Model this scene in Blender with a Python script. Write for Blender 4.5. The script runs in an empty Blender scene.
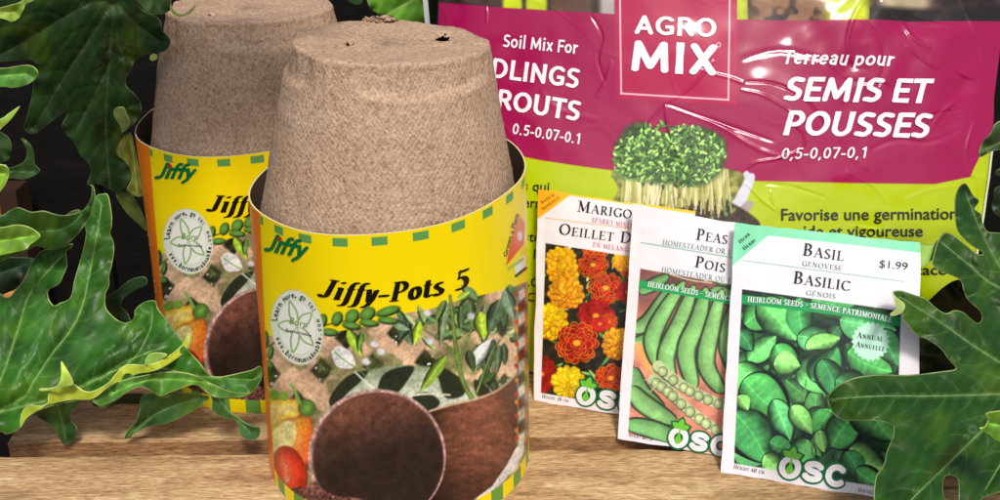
import bpy, bmesh, math, random
import numpy as np
from math import sin, cos, radians, pi, sqrt, atan2
from mathutils.geometry import delaunay_2d_cdt
from mathutils import Vector

# ------------------------------------------------------------------ camera, sky, sun
SC = bpy.context.scene
COL = SC.collection
F, PITCH, H = 1050.0, radians(24), 0.323          # focal length in photo pixels, downward pitch, height over the table
CP, SP = cos(PITCH), sin(PITCH)
cam = bpy.data.cameras.new('camera')
cam.sensor_width = 36; cam.lens = 36 * F / 1000; cam.clip_start = 0.01; cam.clip_end = 100
co = bpy.data.objects.new('camera', cam); COL.objects.link(co)
co.location = (0, 0, H); co.rotation_euler = (pi / 2 - PITCH, 0, 0)
SC.camera = co
SUN_EL, SUN_AZ = radians(54), radians(14)         # azimuth measured from behind the camera towards the right
W = bpy.data.worlds.new('World'); SC.world = W; W.use_nodes = True
nt = W.node_tree
sky = nt.nodes.new('ShaderNodeTexSky'); sky.sky_type = 'NISHITA'; sky.sun_disc = False
sky.sun_elevation = SUN_EL; sky.sun_rotation = pi - SUN_AZ
sky.air_density = 1.0; sky.dust_density = 3.5; sky.ozone_density = 0.6
nt.nodes['Background'].inputs[1].default_value = 0.10
nt.links.new(sky.outputs[0], nt.nodes['Background'].inputs[0])
sl = bpy.data.lights.new('sun', 'SUN'); sl.energy = 2.15; sl.angle = radians(11); sl.color = (1.0, .95, .88)
so = bpy.data.objects.new('sun', sl); COL.objects.link(so)
sd = Vector((sin(SUN_AZ) * cos(SUN_EL), -cos(SUN_AZ) * cos(SUN_EL), sin(SUN_EL)))
so.rotation_euler = sd.to_track_quat('Z', 'Y').to_euler()
SC.view_settings.view_transform = 'Standard'; SC.view_settings.look = 'None'
SC.view_settings.gamma = 1; SC.view_settings.exposure = 0.15

# ------------------------------------------------------------------ maths helpers
def ray(u, v):
    u = np.asarray(u, float); v = np.asarray(v, float)
    a = (u - 500) / F; b = (250 - v) / F
    return np.stack([a, CP + b * SP, -SP + b * CP], -1)
def proj(p):
    x, y, z = p[..., 0], p[..., 1], p[..., 2] - H
    d = y * CP - z * SP; up = y * SP + z * CP
    return 500 + F * x / d, 250 - F * up / d
def at(u, v, Y):                                   # the point at world depth Y that lies along direction (u, v)
    r = ray(u, v); return np.array([0, 0, H]) + r * (np.asarray(Y) / r[..., 1])[..., None]
C0 = np.array([0, 0, H])
def lin(c):
    c = np.clip(np.asarray(c, float) / 255.0, 0, 1)
    return np.where(c <= .04045, c / 12.92, ((c + .055) / 1.055) ** 2.4)
def _h(ix, iy, s):
    n = (ix * 374761393 + iy * 668265263 + s * 982451653) & 0x7fffffff
    n = ((n ^ (n >> 13)) * 1274126177) & 0x7fffffff
    return ((n ^ (n >> 16)) & 0xffff) / 65535.0
def noise(x, y, sc=1.0, s=0, oct=1):
    r = 0; a = 1; t = 0
    for o in range(oct):
        X = np.asarray(x) / sc; Y = np.asarray(y) / sc
        ix = np.floor(X).astype(np.int64); iy = np.floor(Y).astype(np.int64)
        fx = X - ix; fy = Y - iy; fx = fx * fx * (3 - 2 * fx); fy = fy * fy * (3 - 2 * fy)
        v = (_h(ix, iy, s) * (1 - fx) + _h(ix + 1, iy, s) * fx) * (1 - fy) + (_h(ix, iy + 1, s) * (1 - fx) + _h(ix + 1, iy + 1, s) * fx) * fy
        r = r + a * v; t += a; a *= .5; sc /= 2.0; s += 7
    return r / t
def smooth(e0, e1, x):
    t = np.clip((x - e0) / (e1 - e0), 0, 1); return t * t * (3 - 2 * t)
def seg_d(X, Y, a, b):
    dx, dy = b[0] - a[0], b[1] - a[1]; L = dx * dx + dy * dy + 1e-12
    t = np.clip(((X - a[0]) * dx + (Y - a[1]) * dy) / L, 0, 1)
    return np.hypot(X - a[0] - t * dx, Y - a[1] - t * dy), t
def line_d(X, Y, pts):
    best = np.full(np.shape(X), 1e9); tt = np.zeros(np.shape(X)); n = len(pts) - 1
    for i in range(n):
        d, t = seg_d(X, Y, pts[i], pts[i + 1]); m = d < best
        best = np.where(m, d, best); tt = np.where(m, (i + t) / n, tt)
    return best, tt
def crom(pts, n=8, closed=True):
    P = [np.array(p, float) for p in pts]; out = []; N = len(P)
    rng = range(N) if closed else range(N - 1)
    for i in rng:
        p0 = P[i - 1] if (closed or i > 0) else P[0]; p1 = P[i]; p2 = P[(i + 1) % N]
        p3 = P[(i + 2) % N] if (closed or i + 2 < N) else P[-1]
        k = max(1, min(n, int(np.hypot(*(p2 - p1)[:2]) / 1.6) + 1))
        for j in range(k):
            t = j / k
            out.append(.5 * (2 * p1 + (p2 - p0) * t + (2 * p0 - 5 * p1 + 4 * p2 - p3) * t * t + (3 * p1 - p0 - 3 * p2 + p3) * t ** 3))
    if not closed: out.append(P[-1])
    return np.array(out)
def poly_sd(X, Y, pts):                            # signed distance, negative inside
    best = np.full(np.shape(X), 1e9); ins = np.zeros(np.shape(X), bool); n = len(pts)
    for i in range(n):
        a, b = pts[i], pts[(i + 1) % n]
        d, _ = seg_d(X, Y, a, b); best = np.minimum(best, d)
        c = (a[1] > Y) != (b[1] > Y)
        ins ^= c & (X < (b[0] - a[0]) * (Y - a[1]) / ((b[1] - a[1]) + 1e-12) + a[0])
    return np.where(ins, -best, best)

class Paint:                                       # colours of a printed sheet, one per vertex
    def __init__(s, X, Y, base):
        s.X, s.Y = X, Y; s.C = np.tile(np.array(base, float), (len(X), 1))
    def _box(s, x0, y0, x1, y1):
        return np.nonzero((s.X > x0) & (s.X < x1) & (s.Y > y0) & (s.Y < y1))[0]
    def mix(s, i, a, col):
        col = np.asarray(col, float); a = np.clip(a, 0, 1)[:, None]
        s.C[i] = s.C[i] * (1 - a) + col * a
    def poly(s, pts, col, aa=.5, sm=False):
        pts = crom(pts) if sm else np.array(pts, float)
        i = s._box(pts[:, 0].min() - 2, pts[:, 1].min() - 2, pts[:, 0].max() + 2, pts[:, 1].max() + 2)
        if len(i) == 0: return
        d = poly_sd(s.X[i], s.Y[i], pts)
        if callable(col): col = col(s.X[i], s.Y[i], -d)
        s.mix(i, .5 - d / (2 * aa), col)
    def ell(s, cx, cy, a, b, rot, col, aa=.5):
        m = max(a, b) + 2; i = s._box(cx - m, cy - m, cx + m, cy + m)
        if len(i) == 0: return
        c, q = cos(radians(rot)), sin(radians(rot)); x = s.X[i] - cx; y = s.Y[i] - cy
        p = (x * c + y * q) / a; r = (-x * q + y * c) / b; k = np.hypot(p, r)
        if callable(col): col = col(p, r, k)
        s.mix(i, .5 + (1 - k) * min(a, b) / (2 * aa), col)
    def line(s, pts, w0, w1, col, aa=.5, al=1):
        pts = crom(pts, closed=False) if len(pts) > 2 else np.array(pts, float)
        m = max(w0, w1) + 2; i = s._box(pts[:, 0].min() - m, pts[:, 1].min() - m, pts[:, 0].max() + m, pts[:, 1].max() + m)
        if len(i) == 0: return
        d, t = line_d(s.X[i], s.Y[i], pts); w = w0 + (w1 - w0) * t
        if callable(col): col = col(d / np.maximum(w, .1), t)
        s.mix(i, al * np.clip(.5 + (w - d) / (2 * aa), 0, 1), col)
    def leaf(s, x0, y0, x1, y1, w, col, vein=None, seed=0, curve=0.0, rnd_=.8):
        L = math.hypot(x1 - x0, y1 - y0); cx, cy = (x0 + x1) / 2, (y0 + y1) / 2; m = L / 2 + w + 2
        i = s._box(cx - m, cy - m, cx + m, cy + m)
        if len(i) == 0: return
        dx, dy = (x1 - x0) / L, (y1 - y0) / L; x = s.X[i] - x0; y = s.Y[i] - y0
        t = (x * dx + y * dy) / L; q = -x * dy + y * dx
        q = q - curve * L * np.sin(np.clip(t, 0, 1) * pi)
        hw = w * np.sin(np.clip(t, 0, 1) ** .75 * pi) ** rnd_ + 1e-3
        d = np.where((t > 0) & (t < 1), np.abs(q) - hw, 9)
        col = np.array(col, float); side = q / hw
        sh = 1 + .36 * side * (1 if seed % 2 else -1) + .16 * np.cos(side * 3)
        vv = np.cos((t * L / 5.5 - np.abs(side) * .9 + .5 * noise(s.X[i], s.Y[i], 6, seed)) * 2 * pi * .75); sh = sh + (.028 if w < 9 else .07) * vv * (1 - np.abs(side))
        sh = sh - .22 * smooth(.7, 1.0, np.abs(side)) + .34 * (noise(s.X[i], s.Y[i], 7, seed, 2) - .5)
        c = col * sh[:, None]
        mv = np.exp(-(q / .8) ** 2)[:, None] * .45
        c = c * (1 - mv) + (col * 1.5 + 20) * mv
        s.mix(i, .5 - d / 1.0, np.clip(c, 0, 255))

# ------------------------------------------------------------------ object helpers
def link(o, parent=None):
    COL.objects.link(o)
    if parent is not None: o.parent = parent
    return o
def tag(o, label=None, cat=None, group=None, kind=None):
    for k, v in (('label', label), ('category', cat), ('group', group), ('kind', kind)):
        if v: o[k] = v
    return o
def empty(name, loc=(0, 0, 0)):
    o = bpy.data.objects.new(name, None); o.location = loc; o.empty_display_size = .02; return link(o)
def np_mesh(name, V, polys, mats, parent=None, col=None, midx=None, smooth_=True, origin=None):
    """V (n,3); polys: list of int arrays (k, m) with equal m each"""
    V = np.asarray(V, float)
    if origin is not None: V = V - np.array(origin)
    me = bpy.data.meshes.new(name); me.vertices.add(len(V)); me.vertices.foreach_set('co', V.astype(np.float32).ravel())
    polys = [np.asarray(p, np.int32) for p in polys if len(p)]
    tot = np.concatenate([np.full(len(p), p.shape[1], np.int32) for p in polys]); idx = np.concatenate([p.ravel() for p in polys])
    me.loops.add(len(idx)); me.loops.foreach_set('vertex_index', idx)
    me.polygons.add(len(tot)); me.polygons.foreach_set('loop_start', np.concatenate([[0], np.cumsum(tot)[:-1]]).astype(np.int32))
    me.polygons.foreach_set('loop_total', tot)
    if midx is not None: me.polygons.foreach_set('material_index', np.asarray(midx, np.int32))
    me.polygons.foreach_set('use_smooth', np.full(len(tot), smooth_))
    if col is not None:
        a = me.color_attributes.new('print', 'FLOAT_COLOR', 'POINT')
        c = np.ones((len(V), 4), np.float32); c[:, :3] = lin(col); a.data.foreach_set('color', c.ravel())
    me.update(calc_edges=True); me.validate()
    for m in (mats if isinstance(mats, (list, tuple)) else [mats]): me.materials.append(m)
    o = bpy.data.objects.new(name, me)
    return link(o, parent)
def grid_quads(nr, nc, off=0, wrap=False):
    i, j = np.meshgrid(np.arange(nr - 1), np.arange(nc if wrap else nc - 1), indexing='ij')
    a = i * nc + j; b = i * nc + (j + 1) % nc
    return np.stack([a, b, b + nc, a + nc], -1).reshape(-1, 4) + off
def bm_obj(name, bm, mat, parent=None, smooth_=True):
    me = bpy.data.meshes.new(name); bm.normal_update(); bm.to_mesh(me); bm.free()
    for p in me.polygons: p.use_smooth = smooth_
    me.materials.append(mat); o = bpy.data.objects.new(name, me); return link(o, parent)

# ------------------------------------------------------------------ materials
def new_mat(name):
    m = bpy.data.materials.new(name); m.use_nodes = True
    n = m.node_tree.nodes; return m, n, m.node_tree.links, n['Principled BSDF']
def nd(n, t, **kw):
    x = n.new(t)
    for k, v in kw.items():
        if k in x.inputs: x.inputs[k].default_value = v
        else: setattr(x, k, v)
    return x
def film_bump(n, l, b, strength=.55, dist=.0012):
    """creases of clear plastic film, in world space so that print and film share them"""
    tc = nd(n, 'ShaderNodeNewGeometry')
    mp = nd(n, 'ShaderNodeMapping'); mp.inputs['Scale'].default_value = (1, 1, 1); mp.inputs['Rotation'].default_value = (.3, .5, .4)
    l.new(tc.outputs['Position'], mp.inputs[0])
    n1 = nd(n, 'ShaderNodeTexNoise', Scale=13.0, Detail=2.0, Roughness=.45, Distortion=1.8)
    n2 = nd(n, 'ShaderNodeTexVoronoi', feature='DISTANCE_TO_EDGE', Scale=17.0)
    n3 = nd(n, 'ShaderNodeTexNoise', Scale=20.0, Detail=1.0, Distortion=.5)
    ad = nd(n, 'ShaderNodeMixRGB', blend_type='ADD'); ad.inputs[0].default_value = .06
    l.new(mp.outputs[0], n1.inputs['Vector']); l.new(mp.outputs[0], n3.inputs['Vector'])
    l.new(mp.outputs[0], ad.inputs[1]); l.new(n3.outputs['Color'], ad.inputs[2]); l.new(ad.outputs[0], n2.inputs['Vector'])
    r = nd(n, 'ShaderNodeMapRange'); r.inputs[1].default_value = 0; r.inputs[2].default_value = .05; r.inputs[3].default_value = .3; r.inputs[4].default_value = 0
    l.new(n2.outputs['Distance'], r.inputs[0])
    s = nd(n, 'ShaderNodeMath', operation='ADD'); l.new(n1.outputs['Fac'], s.inputs[0]); l.new(r.outputs[0], s.inputs[1])
    bp = nd(n, 'ShaderNodeBump', Strength=strength, Distance=dist); l.new(s.outputs[0], bp.inputs['Height'])
    l.new(bp.outputs[0], b.inputs['Normal'])
def print_mat(name, rough=.45, coat=0.0, film=False, spec=.4, crinkle=0.0, gain=1.0, trans=0.0):
    m, n, l, b = new_mat(name)
    a = nd(n, 'ShaderNodeVertexColor', layer_name='print')
    src = a.outputs[0]
    if gain != 1:
        g = nd(n, 'ShaderNodeMixRGB', blend_type='MULTIPLY'); g.inputs[0].default_value = 1; g.inputs[2].default_value = (gain, gain, gain, 1)
        l.new(src, g.inputs[1]); src = g.outputs[0]
    l.new(src, b.inputs['Base Color'])
    b.inputs['Roughness'].default_value = rough; b.inputs['Specular IOR Level'].default_value = spec
    b.inputs['Coat Weight'].default_value = coat; b.inputs['Coat Roughness'].default_value = .11
    if film: film_bump(n, l, b)
    if crinkle:
        g = nd(n, 'ShaderNodeNewGeometry'); x = nd(n, 'ShaderNodeTexNoise', Scale=70.0, Detail=3.0, Roughness=.5, Distortion=.6)
        l.new(g.outputs['Position'], x.inputs['Vector'])
        bp = nd(n, 'ShaderNodeBump', Strength=crinkle, Distance=.0008); l.new(x.outputs['Fac'], bp.inputs['Height']); l.new(bp.outputs[0], b.inputs['Normal'])
    return m
_flat = {}
def flat_mat(name, rgb, rough=.5, film=False, coat=0.0, spec=.3):
    if name in _flat: return _flat[name]
    m, n, l, b = new_mat(name)
    g = nd(n, 'ShaderNodeNewGeometry'); x = nd(n, 'ShaderNodeTexNoise', Scale=300.0, Detail=2.0)
    l.new(g.outputs['Position'], x.inputs['Vector'])
    mx = nd(n, 'ShaderNodeMixRGB'); c = lin(rgb)
    mx.inputs[1].default_value = (*(c * .93), 1); mx.inputs[2].default_value = (*np.clip(c * 1.05, 0, 1), 1)
    l.new(x.outputs['Fac'], mx.inputs[0]); l.new(mx.outputs[0], b.inputs['Base Color'])
    b.inputs['Roughness'].default_value = rough; b.inputs['Specular IOR Level'].default_value = spec
    b.inputs['Coat Weight'].default_value = coat; b.inputs['Coat Roughness'].default_value = .11
    if film: film_bump(n, l, b)
    _flat[name] = m; return m

# ------------------------------------------------------------------ lettering
_fc = {}
def sans_glyphs(txt, bold=0.0, shear=0.0):
    k = (txt, bold, shear)
    if k in _fc: return _fc[k]
    def mk(t):
        c = bpy.data.curves.new('lettering', 'FONT'); c.body = t; c.offset = bold; c.shear = shear; c.resolution_u = 3
        c.fill_mode = 'FRONT'; o = bpy.data.objects.new('lettering', c)
        me = o.to_mesh(); bm = bmesh.new(); bm.from_mesh(me)
        o.to_mesh_clear(); bpy.data.objects.remove(o); bpy.data.curves.remove(c)
        bmesh.ops.triangulate(bm, faces=bm.faces[:]); return bm
    bm = mk('H'); capv = max(v.co.y for v in bm.verts) - bold; bm.free()
    bm = mk(txt)
    for _ in range(3):
        es = [e for e in bm.edges if e.calc_length() > .30]
        if not es: break
        bmesh.ops.subdivide_edges(bm, edges=es, cuts=1, use_grid_fill=False)
        bmesh.ops.triangulate(bm, faces=bm.faces[:])
    bm.verts.index_update()
    V = np.array([(v.co.x, v.co.y) for v in bm.verts]) / capv
    T = np.array([[v.index for v in f.verts] for f in bm.faces]); bm.free()
    V[:, 0] -= V[:, 0].min(); w = V[:, 0].max()
    _fc[k] = (V, T, w, np.zeros(len(V))); return _fc[k]

def arc(cx, cy, rx, ry, a0, a1, n=14):
    return [(cx + rx * cos(radians(a0 + (a1 - a0) * i / n)), cy + ry * sin(radians(a0 + (a1 - a0) * i / n))) for i in range(n + 1)]
# skeletons of a roman serif face: (width, broad-nib strokes, hairline strokes)
def S_(x, y, w=.15): return [(x - w, y), (x + w, y)]
G = {
 'A': (.74, [[(.36, 1), (.64, .02)]], [[(.36, 1), (.08, .02)], [(.18, .36), (.52, .36)], S_(.08, .02, .1), S_(.64, .02, .12)]),
 'B': (.62, [[(.15, .02), (.15, .98)], arc(.26, .75, .2, .23, 90, -90), arc(.26, .27, .26, .25, 90, -90)], [[(.03, .98), (.27, .98)], [(.03, .02), (.27, .02)], [(.15, .52), (.27, .52)]]),
 'C': (.7, [arc(.42, .5, .34, .48, 45, 315, 24)], [[(.66, .84), (.67, .97)], [(.66, .17), (.68, .05)]]),
 'D': (.76, [[(.15, .02), (.15, .98)], arc(.3, .5, .38, .48, 90, -90, 20)], [[(.03, .98), (.31, .98)], [(.03, .02), (.31, .02)]]),
 'E': (.6, [[(.15, .02), (.15, .98)]], [[(.03, .98), (.53, .98), (.54, .83)], [(.15, .52), (.43, .52)], [(.03, .02), (.55, .02), (.58, .2)], [(.43, .44), (.43, .6)]]),
 'G': (.76, [arc(.42, .5, .34, .48, 45, 330, 24), [(.66, .08), (.66, .42)]], [[(.66, .84), (.67, .97)], S_(.66, .43, .1)]),
 'H': (.78, [[(.15, .02), (.15, .98)], [(.62, .02), (.62, .98)]], [[(.15, .52), (.62, .52)], S_(.15, .98, .12), S_(.15, .02, .12), S_(.62, .98, .12), S_(.62, .02, .12)]),
 'I': (.34, [[(.17, .02), (.17, .98)]], [S_(.17, .98, .13), S_(.17, .02, .13)]),
 'J': (.4, [[(.22, .98), (.22, .0), (.1, -.15)]], [S_(.22, .98, .13)]),
 'K': (.72, [[(.15, .02), (.15, .98)], [(.25, .55), (.62, .02)]], [[(.15, .45), (.55, .96)], S_(.15, .98, .12), S_(.15, .02, .12), S_(.64, .02, .1), S_(.55, .98, .1)]),
 'L': (.58, [[(.15, .02), (.15, .98)]], [S_(.15, .98, .12), [(.03, .02), (.52, .02), (.56, .22)]]),
 'M': (.9, [[(.16, .96), (.44, .1)], [(.74, .02), (.74, .98)]], [[(.16, .96), (.14, .02)], [(.44, .1), (.74, .96)], S_(.14, .02, .1), S_(.74, .02, .12), S_(.12, .98, .08), S_(.78, .98, .08)]),
 'N': (.78, [[(.14, .96), (.62, .06)]], [[(.14, .96), (.14, .02)], [(.62, .06), (.62, .98)], S_(.14, .02, .1), S_(.1, .98, .08), S_(.62, .98, .1)]),
 'O': (.8, [arc(.4, .5, .33, .48, 0, 360, 30)], []),
 'P': (.58, [[(.15, .02), (.15, .98)], arc(.26, .72, .23, .26, 90, -90)], [[(.03, .98), (.27, .98)], S_(.15, .02, .13), [(.15, .46), (.27, .46)]]),
 'R': (.66, [[(.15, .02), (.15, .98)], arc(.26, .74, .21, .24, 90, -90), [(.3, .5), (.58, .02)]], [[(.03, .98), (.27, .98)], S_(.15, .02, .12), [(.15, .5), (.3, .5)], S_(.6, .02, .07)]),
 'S': (.5, [arc(.26, .74, .17, .23, 40, 200, 12) + [(.2, .57), (.32, .45)] + arc(.25, .26, .19, .24, 30, -140, 12)], [[(.39, .84), (.4, .97)], [(.08, .18), (.08, .04)]]),
 'T': (.66, [[(.33, .02), (.33, .98)]], [[(.06, .84), (.07, .97), (.59, .97), (.6, .84)], S_(.33, .02, .13)]),
 'U': (.74, [[(.15, .98), (.15, .3), (.22, .08), (.38, .02)]], [[(.38, .02), (.55, .1), (.6, .35), (.6, .98)], S_(.15, .98, .12), S_(.6, .98, .1)]),
 'V': (.72, [[(.12, .98), (.38, .03)]], [[(.38, .03), (.62, .98)], S_(.12, .98, .1), S_(.62, .98, .09)]),
 'X': (.72, [[(.12, .98), (.6, .02)]], [[(.6, .98), (.1, .02)], S_(.12, .98, .09), S_(.6, .98, .08), S_(.1, .02, .08), S_(.61, .02, .09)]),
 'Y': (.66, [[(.1, .98), (.34, .48), (.34, .02)]], [[(.34, .48), (.58, .98)], S_(.1, .98, .09), S_(.58, .98, .08), S_(.34, .02, .12)]),
 '0': (.56, [arc(.28, .5, .2, .48, 0, 360, 26)], []),
 '3': (.5, [arc(.23, .76, .16, .21, 130, -80, 14), arc(.22, .28, .2, .26, 80, -140, 14)], []),
 '6': (.52, [[(.4, .97), (.2, .8), (.1, .5), (.1, .28)], arc(.27, .28, .17, .26, 0, 360, 20)], []),
 "'": (.2, [[(.1, .98), (.08, .75)]], []), ' ': (.3, [], []), '•': (.45, [[(.18, .45), (.24, .45)], [(.18, .52), (.24, .52)]], []), '-': (.36, [[(.06, .36), (.3, .36)]], []),
 # lower case and figures of the slanted display face
 'j_': (.5, [[(.33, .95), (.3, .2)] + arc(.16, .2, .14, .18, 0, -150, 10)], [[(.15, .98), (.5, .98)]]),
 'i_': (.3, [[(.15, .62), (.15, .02)], [(.15, .9), (.155, .93)]], [[(.02, .62), (.15, .64)], [(.15, .02), (.27, .05)]]),
 'f_': (.34, [[(.17, .62), (.17, -.12)], [(.17, .6), (.18, .84), (.28, .97), (.36, .95)], [(.17, -.1), (.1, -.26), (0, -.28)]], [[(.04, .63), (.32, .63)]]),
 'y_': (.48, [[(.1, .62), (.2, .04)], [(.4, .6), (.32, .1), (.2, -.18), (.06, -.28)]], [[(.0, .62), (.16, .64)]]),
 'p_': (.64, [[(.17, .02), (.17, .98)], arc(.3, .72, .25, .26, 90, -90)], [[(.03, .98), (.3, .98)], S_(.17, .02, .16), [(.17, .46), (.3, .46)]]),
 'o_': (.5, [arc(.25, .32, .17, .3, 0, 360, 24)], []),
 't_': (.34, [[(.16, .84), (.14, .1), (.22, .02), (.3, .08)]], [[(.02, .63), (.31, .63)]]),
 's_': (.42, [arc(.22, .48, .12, .14, 50, 200, 10) + arc(.2, .16, .14, .15, 60, -150, 10)], []),
 '5_': (.60, [[(.22, .90), (.48, .90)], [(.22, .86), (.48, .86)], arc(.22, .31, .24, .29, 100, -120, 18)], [[(.2, .94), (.13, .56), (.2, .6)], [(.22, .94), (.15, .56), (.2, .6)]]),
 '-_': (.42, [[(.08, .33), (.32, .33)], [(.08, .29), (.32, .29)]], []),
}
def hull(P):
    P = sorted(map(tuple, P))
    def half(Q):
        h = []
        for p in Q:
            while len(h) > 1 and (h[-1][0] - h[-2][0]) * (p[1] - h[-2][1]) - (h[-1][1] - h[-2][1]) * (p[0] - h[-2][0]) <= 0: h.pop()
            h.append(p)
        return h
    a = half(P); b = half(P[::-1]); return a[:-1] + b[:-1]
def serif_glyphs(txt, wx=.075, wy=.026, ang=12, hair=.026, disp=False, shear=0.0, sm=.78):
    k = (txt, wx, wy, disp, shear)
    if k in _fc: return _fc[k]
    V, T, hz, x0, c = [], [], [], 0.0, 0
    ca, sa = cos(radians(ang)), sin(radians(ang))
    nib = [(wx * cos(t) * ca - wy * sin(t) * sa, wx * cos(t) * sa + wy * sin(t) * ca) for t in np.linspace(0, 2 * pi, 12, endpoint=False)]
    rn = [(hair * cos(t), hair * sin(t)) for t in np.linspace(0, 2 * pi, 6, endpoint=False)]
    for ch in txt:
        sc = 1.0
        if disp: g = G.get({'J': 'j_', 'P': 'p_', '5': '5_', '-': '-_', ' ': ' '}.get(ch, ch + '_'))
        else:
            if ch.islower(): sc = sm
            g = G.get(ch.upper().replace('É', 'E'), G[' '])
        layer = 0
        for strokes, pen in ((g[1], nib), (g[2], rn)):
            for st in strokes:
                q = [st[0]]
                for a, b in zip(st[:-1], st[1:]):
                    n = max(1, int(math.hypot(b[0] - a[0], b[1] - a[1]) / .3)); q += [(a[0] + (b[0] - a[0]) * i / n, a[1] + (b[1] - a[1]) * i / n) for i in range(1, n + 1)]
                for a, b in zip(q[:-1], q[1:]):
                    hp = hull([(a[0] + p[0], a[1] + p[1]) for p in pen] + [(b[0] + p[0], b[1] + p[1]) for p in pen])
                    base = len(V); layer += 1
                    for p in hp: V.append((x0 + (p[0] + shear * p[1]) * sc, p[1] * sc)); hz.append(layer * 2.5e-6)
                    for i in range(1, len(hp) - 1): T.append((base, base + i, base + i + 1))
        if ch in 'ÉÈé' and not disp:
            base = len(V)
            for p in ((.25, 1.05), (.33, 1.05), (.48, 1.24), (.36, 1.24)): V.append((x0 + p[0] * sc, p[1] * sc)); hz.append(0)
            T += [(base, base + 1, base + 2), (base, base + 2, base + 3)]
        x0 += (g[0] + (.10 if not disp else .07)) * sc
    V = np.array(V); T = np.array(T); hz = np.array(hz)
    m = V[:, 0].min(); V[:, 0] -= m; w = V[:, 0].max()
    _fc[k] = (V, T, w, hz); return _fc[k]

# skeletons of a bold sans face (octagonal nib)
B_ = {
 'A': (.74, [[(.10, .1), (.37, .9), (.64, .1)], [(.2, .33), (.54, .33)]]), 'G': (.76, [arc(.42, .5, .32, .40, 50, 270, 16) + [(.64, .16), (.64, .44), (.48, .44)]]), 'R': (.66, [[(.13, .1), (.13, .9), (.32, .9)] + arc(.34, .69, .18, .21, 90, -90, 10) + [(.13, .48)], [(.36, .46), (.58, .1)]]),
 'O': (.82, [arc(.41, .5, .31, .40, 0, 360, 26)]), 'M': (.98, [[(.13, .1), (.18, .9), (.49, .2), (.80, .9), (.85, .1)]]), 'I': (.3, [[(.15, .1), (.15, .9)]]), 'X': (.70, [[(.12, .1), (.58, .9)], [(.12, .9), (.58, .1)]]),
 'S': (.58, [[(.48, .86)] + arc(.29, .70, .18, .20, 70, 215, 10) + arc(.29, .30, .19, .20, 40, -120, 12) + [(.09, .14)]]), 'E': (.58, [[(.50, .9), (.13, .9), (.13, .1), (.51, .1)], [(.13, .51), (.45, .51)]]), 'D': (.76, [[(.13, .1), (.13, .9), (.28, .9)] + arc(.30, .5, .34, .40, 90, -90, 14) + [(.13, .1)]]),
 'L': (.55, [[(.13, .9), (.13, .1), (.49, .1)]]), 'N': (.78, [[(.13, .1), (.13, .9), (.63, .1), (.63, .9)]]), 'P': (.63, [[(.13, .1), (.13, .9), (.32, .9)] + arc(.33, .67, .20, .23, 90, -90, 10) + [(.13, .44)]]), 'U': (.76, [[(.13, .9), (.13, .36)] + arc(.37, .36, .24, .26, 180, 360, 12) + [(.61, .9)]]),
 'T': (.64, [[(.09, .9), (.55, .9)], [(.32, .9), (.32, .1)]]), 'F': (.56, [[(.50, .9), (.13, .9), (.13, .1)], [(.13, .5), (.45, .5)]]), 'J': (.48, [[(.33, .9), (.33, .28)] + arc(.17, .28, .16, .18, 0, -120, 8)]),
 'o': (.64, [arc(.32, .37, .22, .27, 0, 360, 20)]), 'i': (.28, [[(.14, .1), (.14, .62)], [(.14, .90), (.14, .91)]]), '!': (.28, [[(.14, .1), (.14, .62)]]), 'l': (.28, [[(.14, .1), (.14, .98)]]), 'x': (.58, [[(.12, .1), (.46, .64)], [(.12, .64), (.46, .1)]]), 'r': (.42, [[(.13, .1), (.13, .64)], [(.13, .42), (.22, .60), (.37, .62)]]),
 'e': (.60, [[(.12, .39), (.50, .39)] + arc(.31, .37, .20, .27, 5, 310, 16)]), 'a': (.58, [[(.12, .58), (.28, .65), (.44, .54), (.44, .1)], [(.44, .39)] + arc(.27, .25, .16, .15, 80, 300, 10) + [(.44, .24)]]), 'u': (.62, [[(.13, .64), (.13, .28)] + arc(.30, .28, .17, .18, 180, 330, 8) + [(.47, .3)], [(.48, .64), (.48, .1)]]),
 'p': (.64, [[(.13, .64), (.13, -.16)], arc(.32, .37, .21, .27, 150, -150, 14)]), 'f': (.40, [[(.18, .1), (.18, .72), (.24, .90), (.38, .93)], [(.04, .60), (.34, .60)]]), 'y': (.56, [[(.08, .64), (.28, .14)], [(.48, .64), (.26, .02), (.08, -.18)]]),
 '0': (.60, [arc(.30, .5, .20, .40, 0, 360, 22)]), '1': (.60, [[(.15, .76), (.34, .90), (.34, .1)]]), '5': (.60, [[(.48, .9), (.17, .9), (.15, .56)] + arc(.28, .35, .20, .25, 80, -130, 12)]), '7': (.60, [[(.10, .9), (.50, .9), (.24, .1)]]), '.': (.28, [[(.14, .1), (.14, .12)]]), ',': (.28, [[(.15, .12), (.10, -.06)]]), '-': (.38, [[(.09, .38), (.29, .38)]]), ' ': (.26, []),
}
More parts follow.
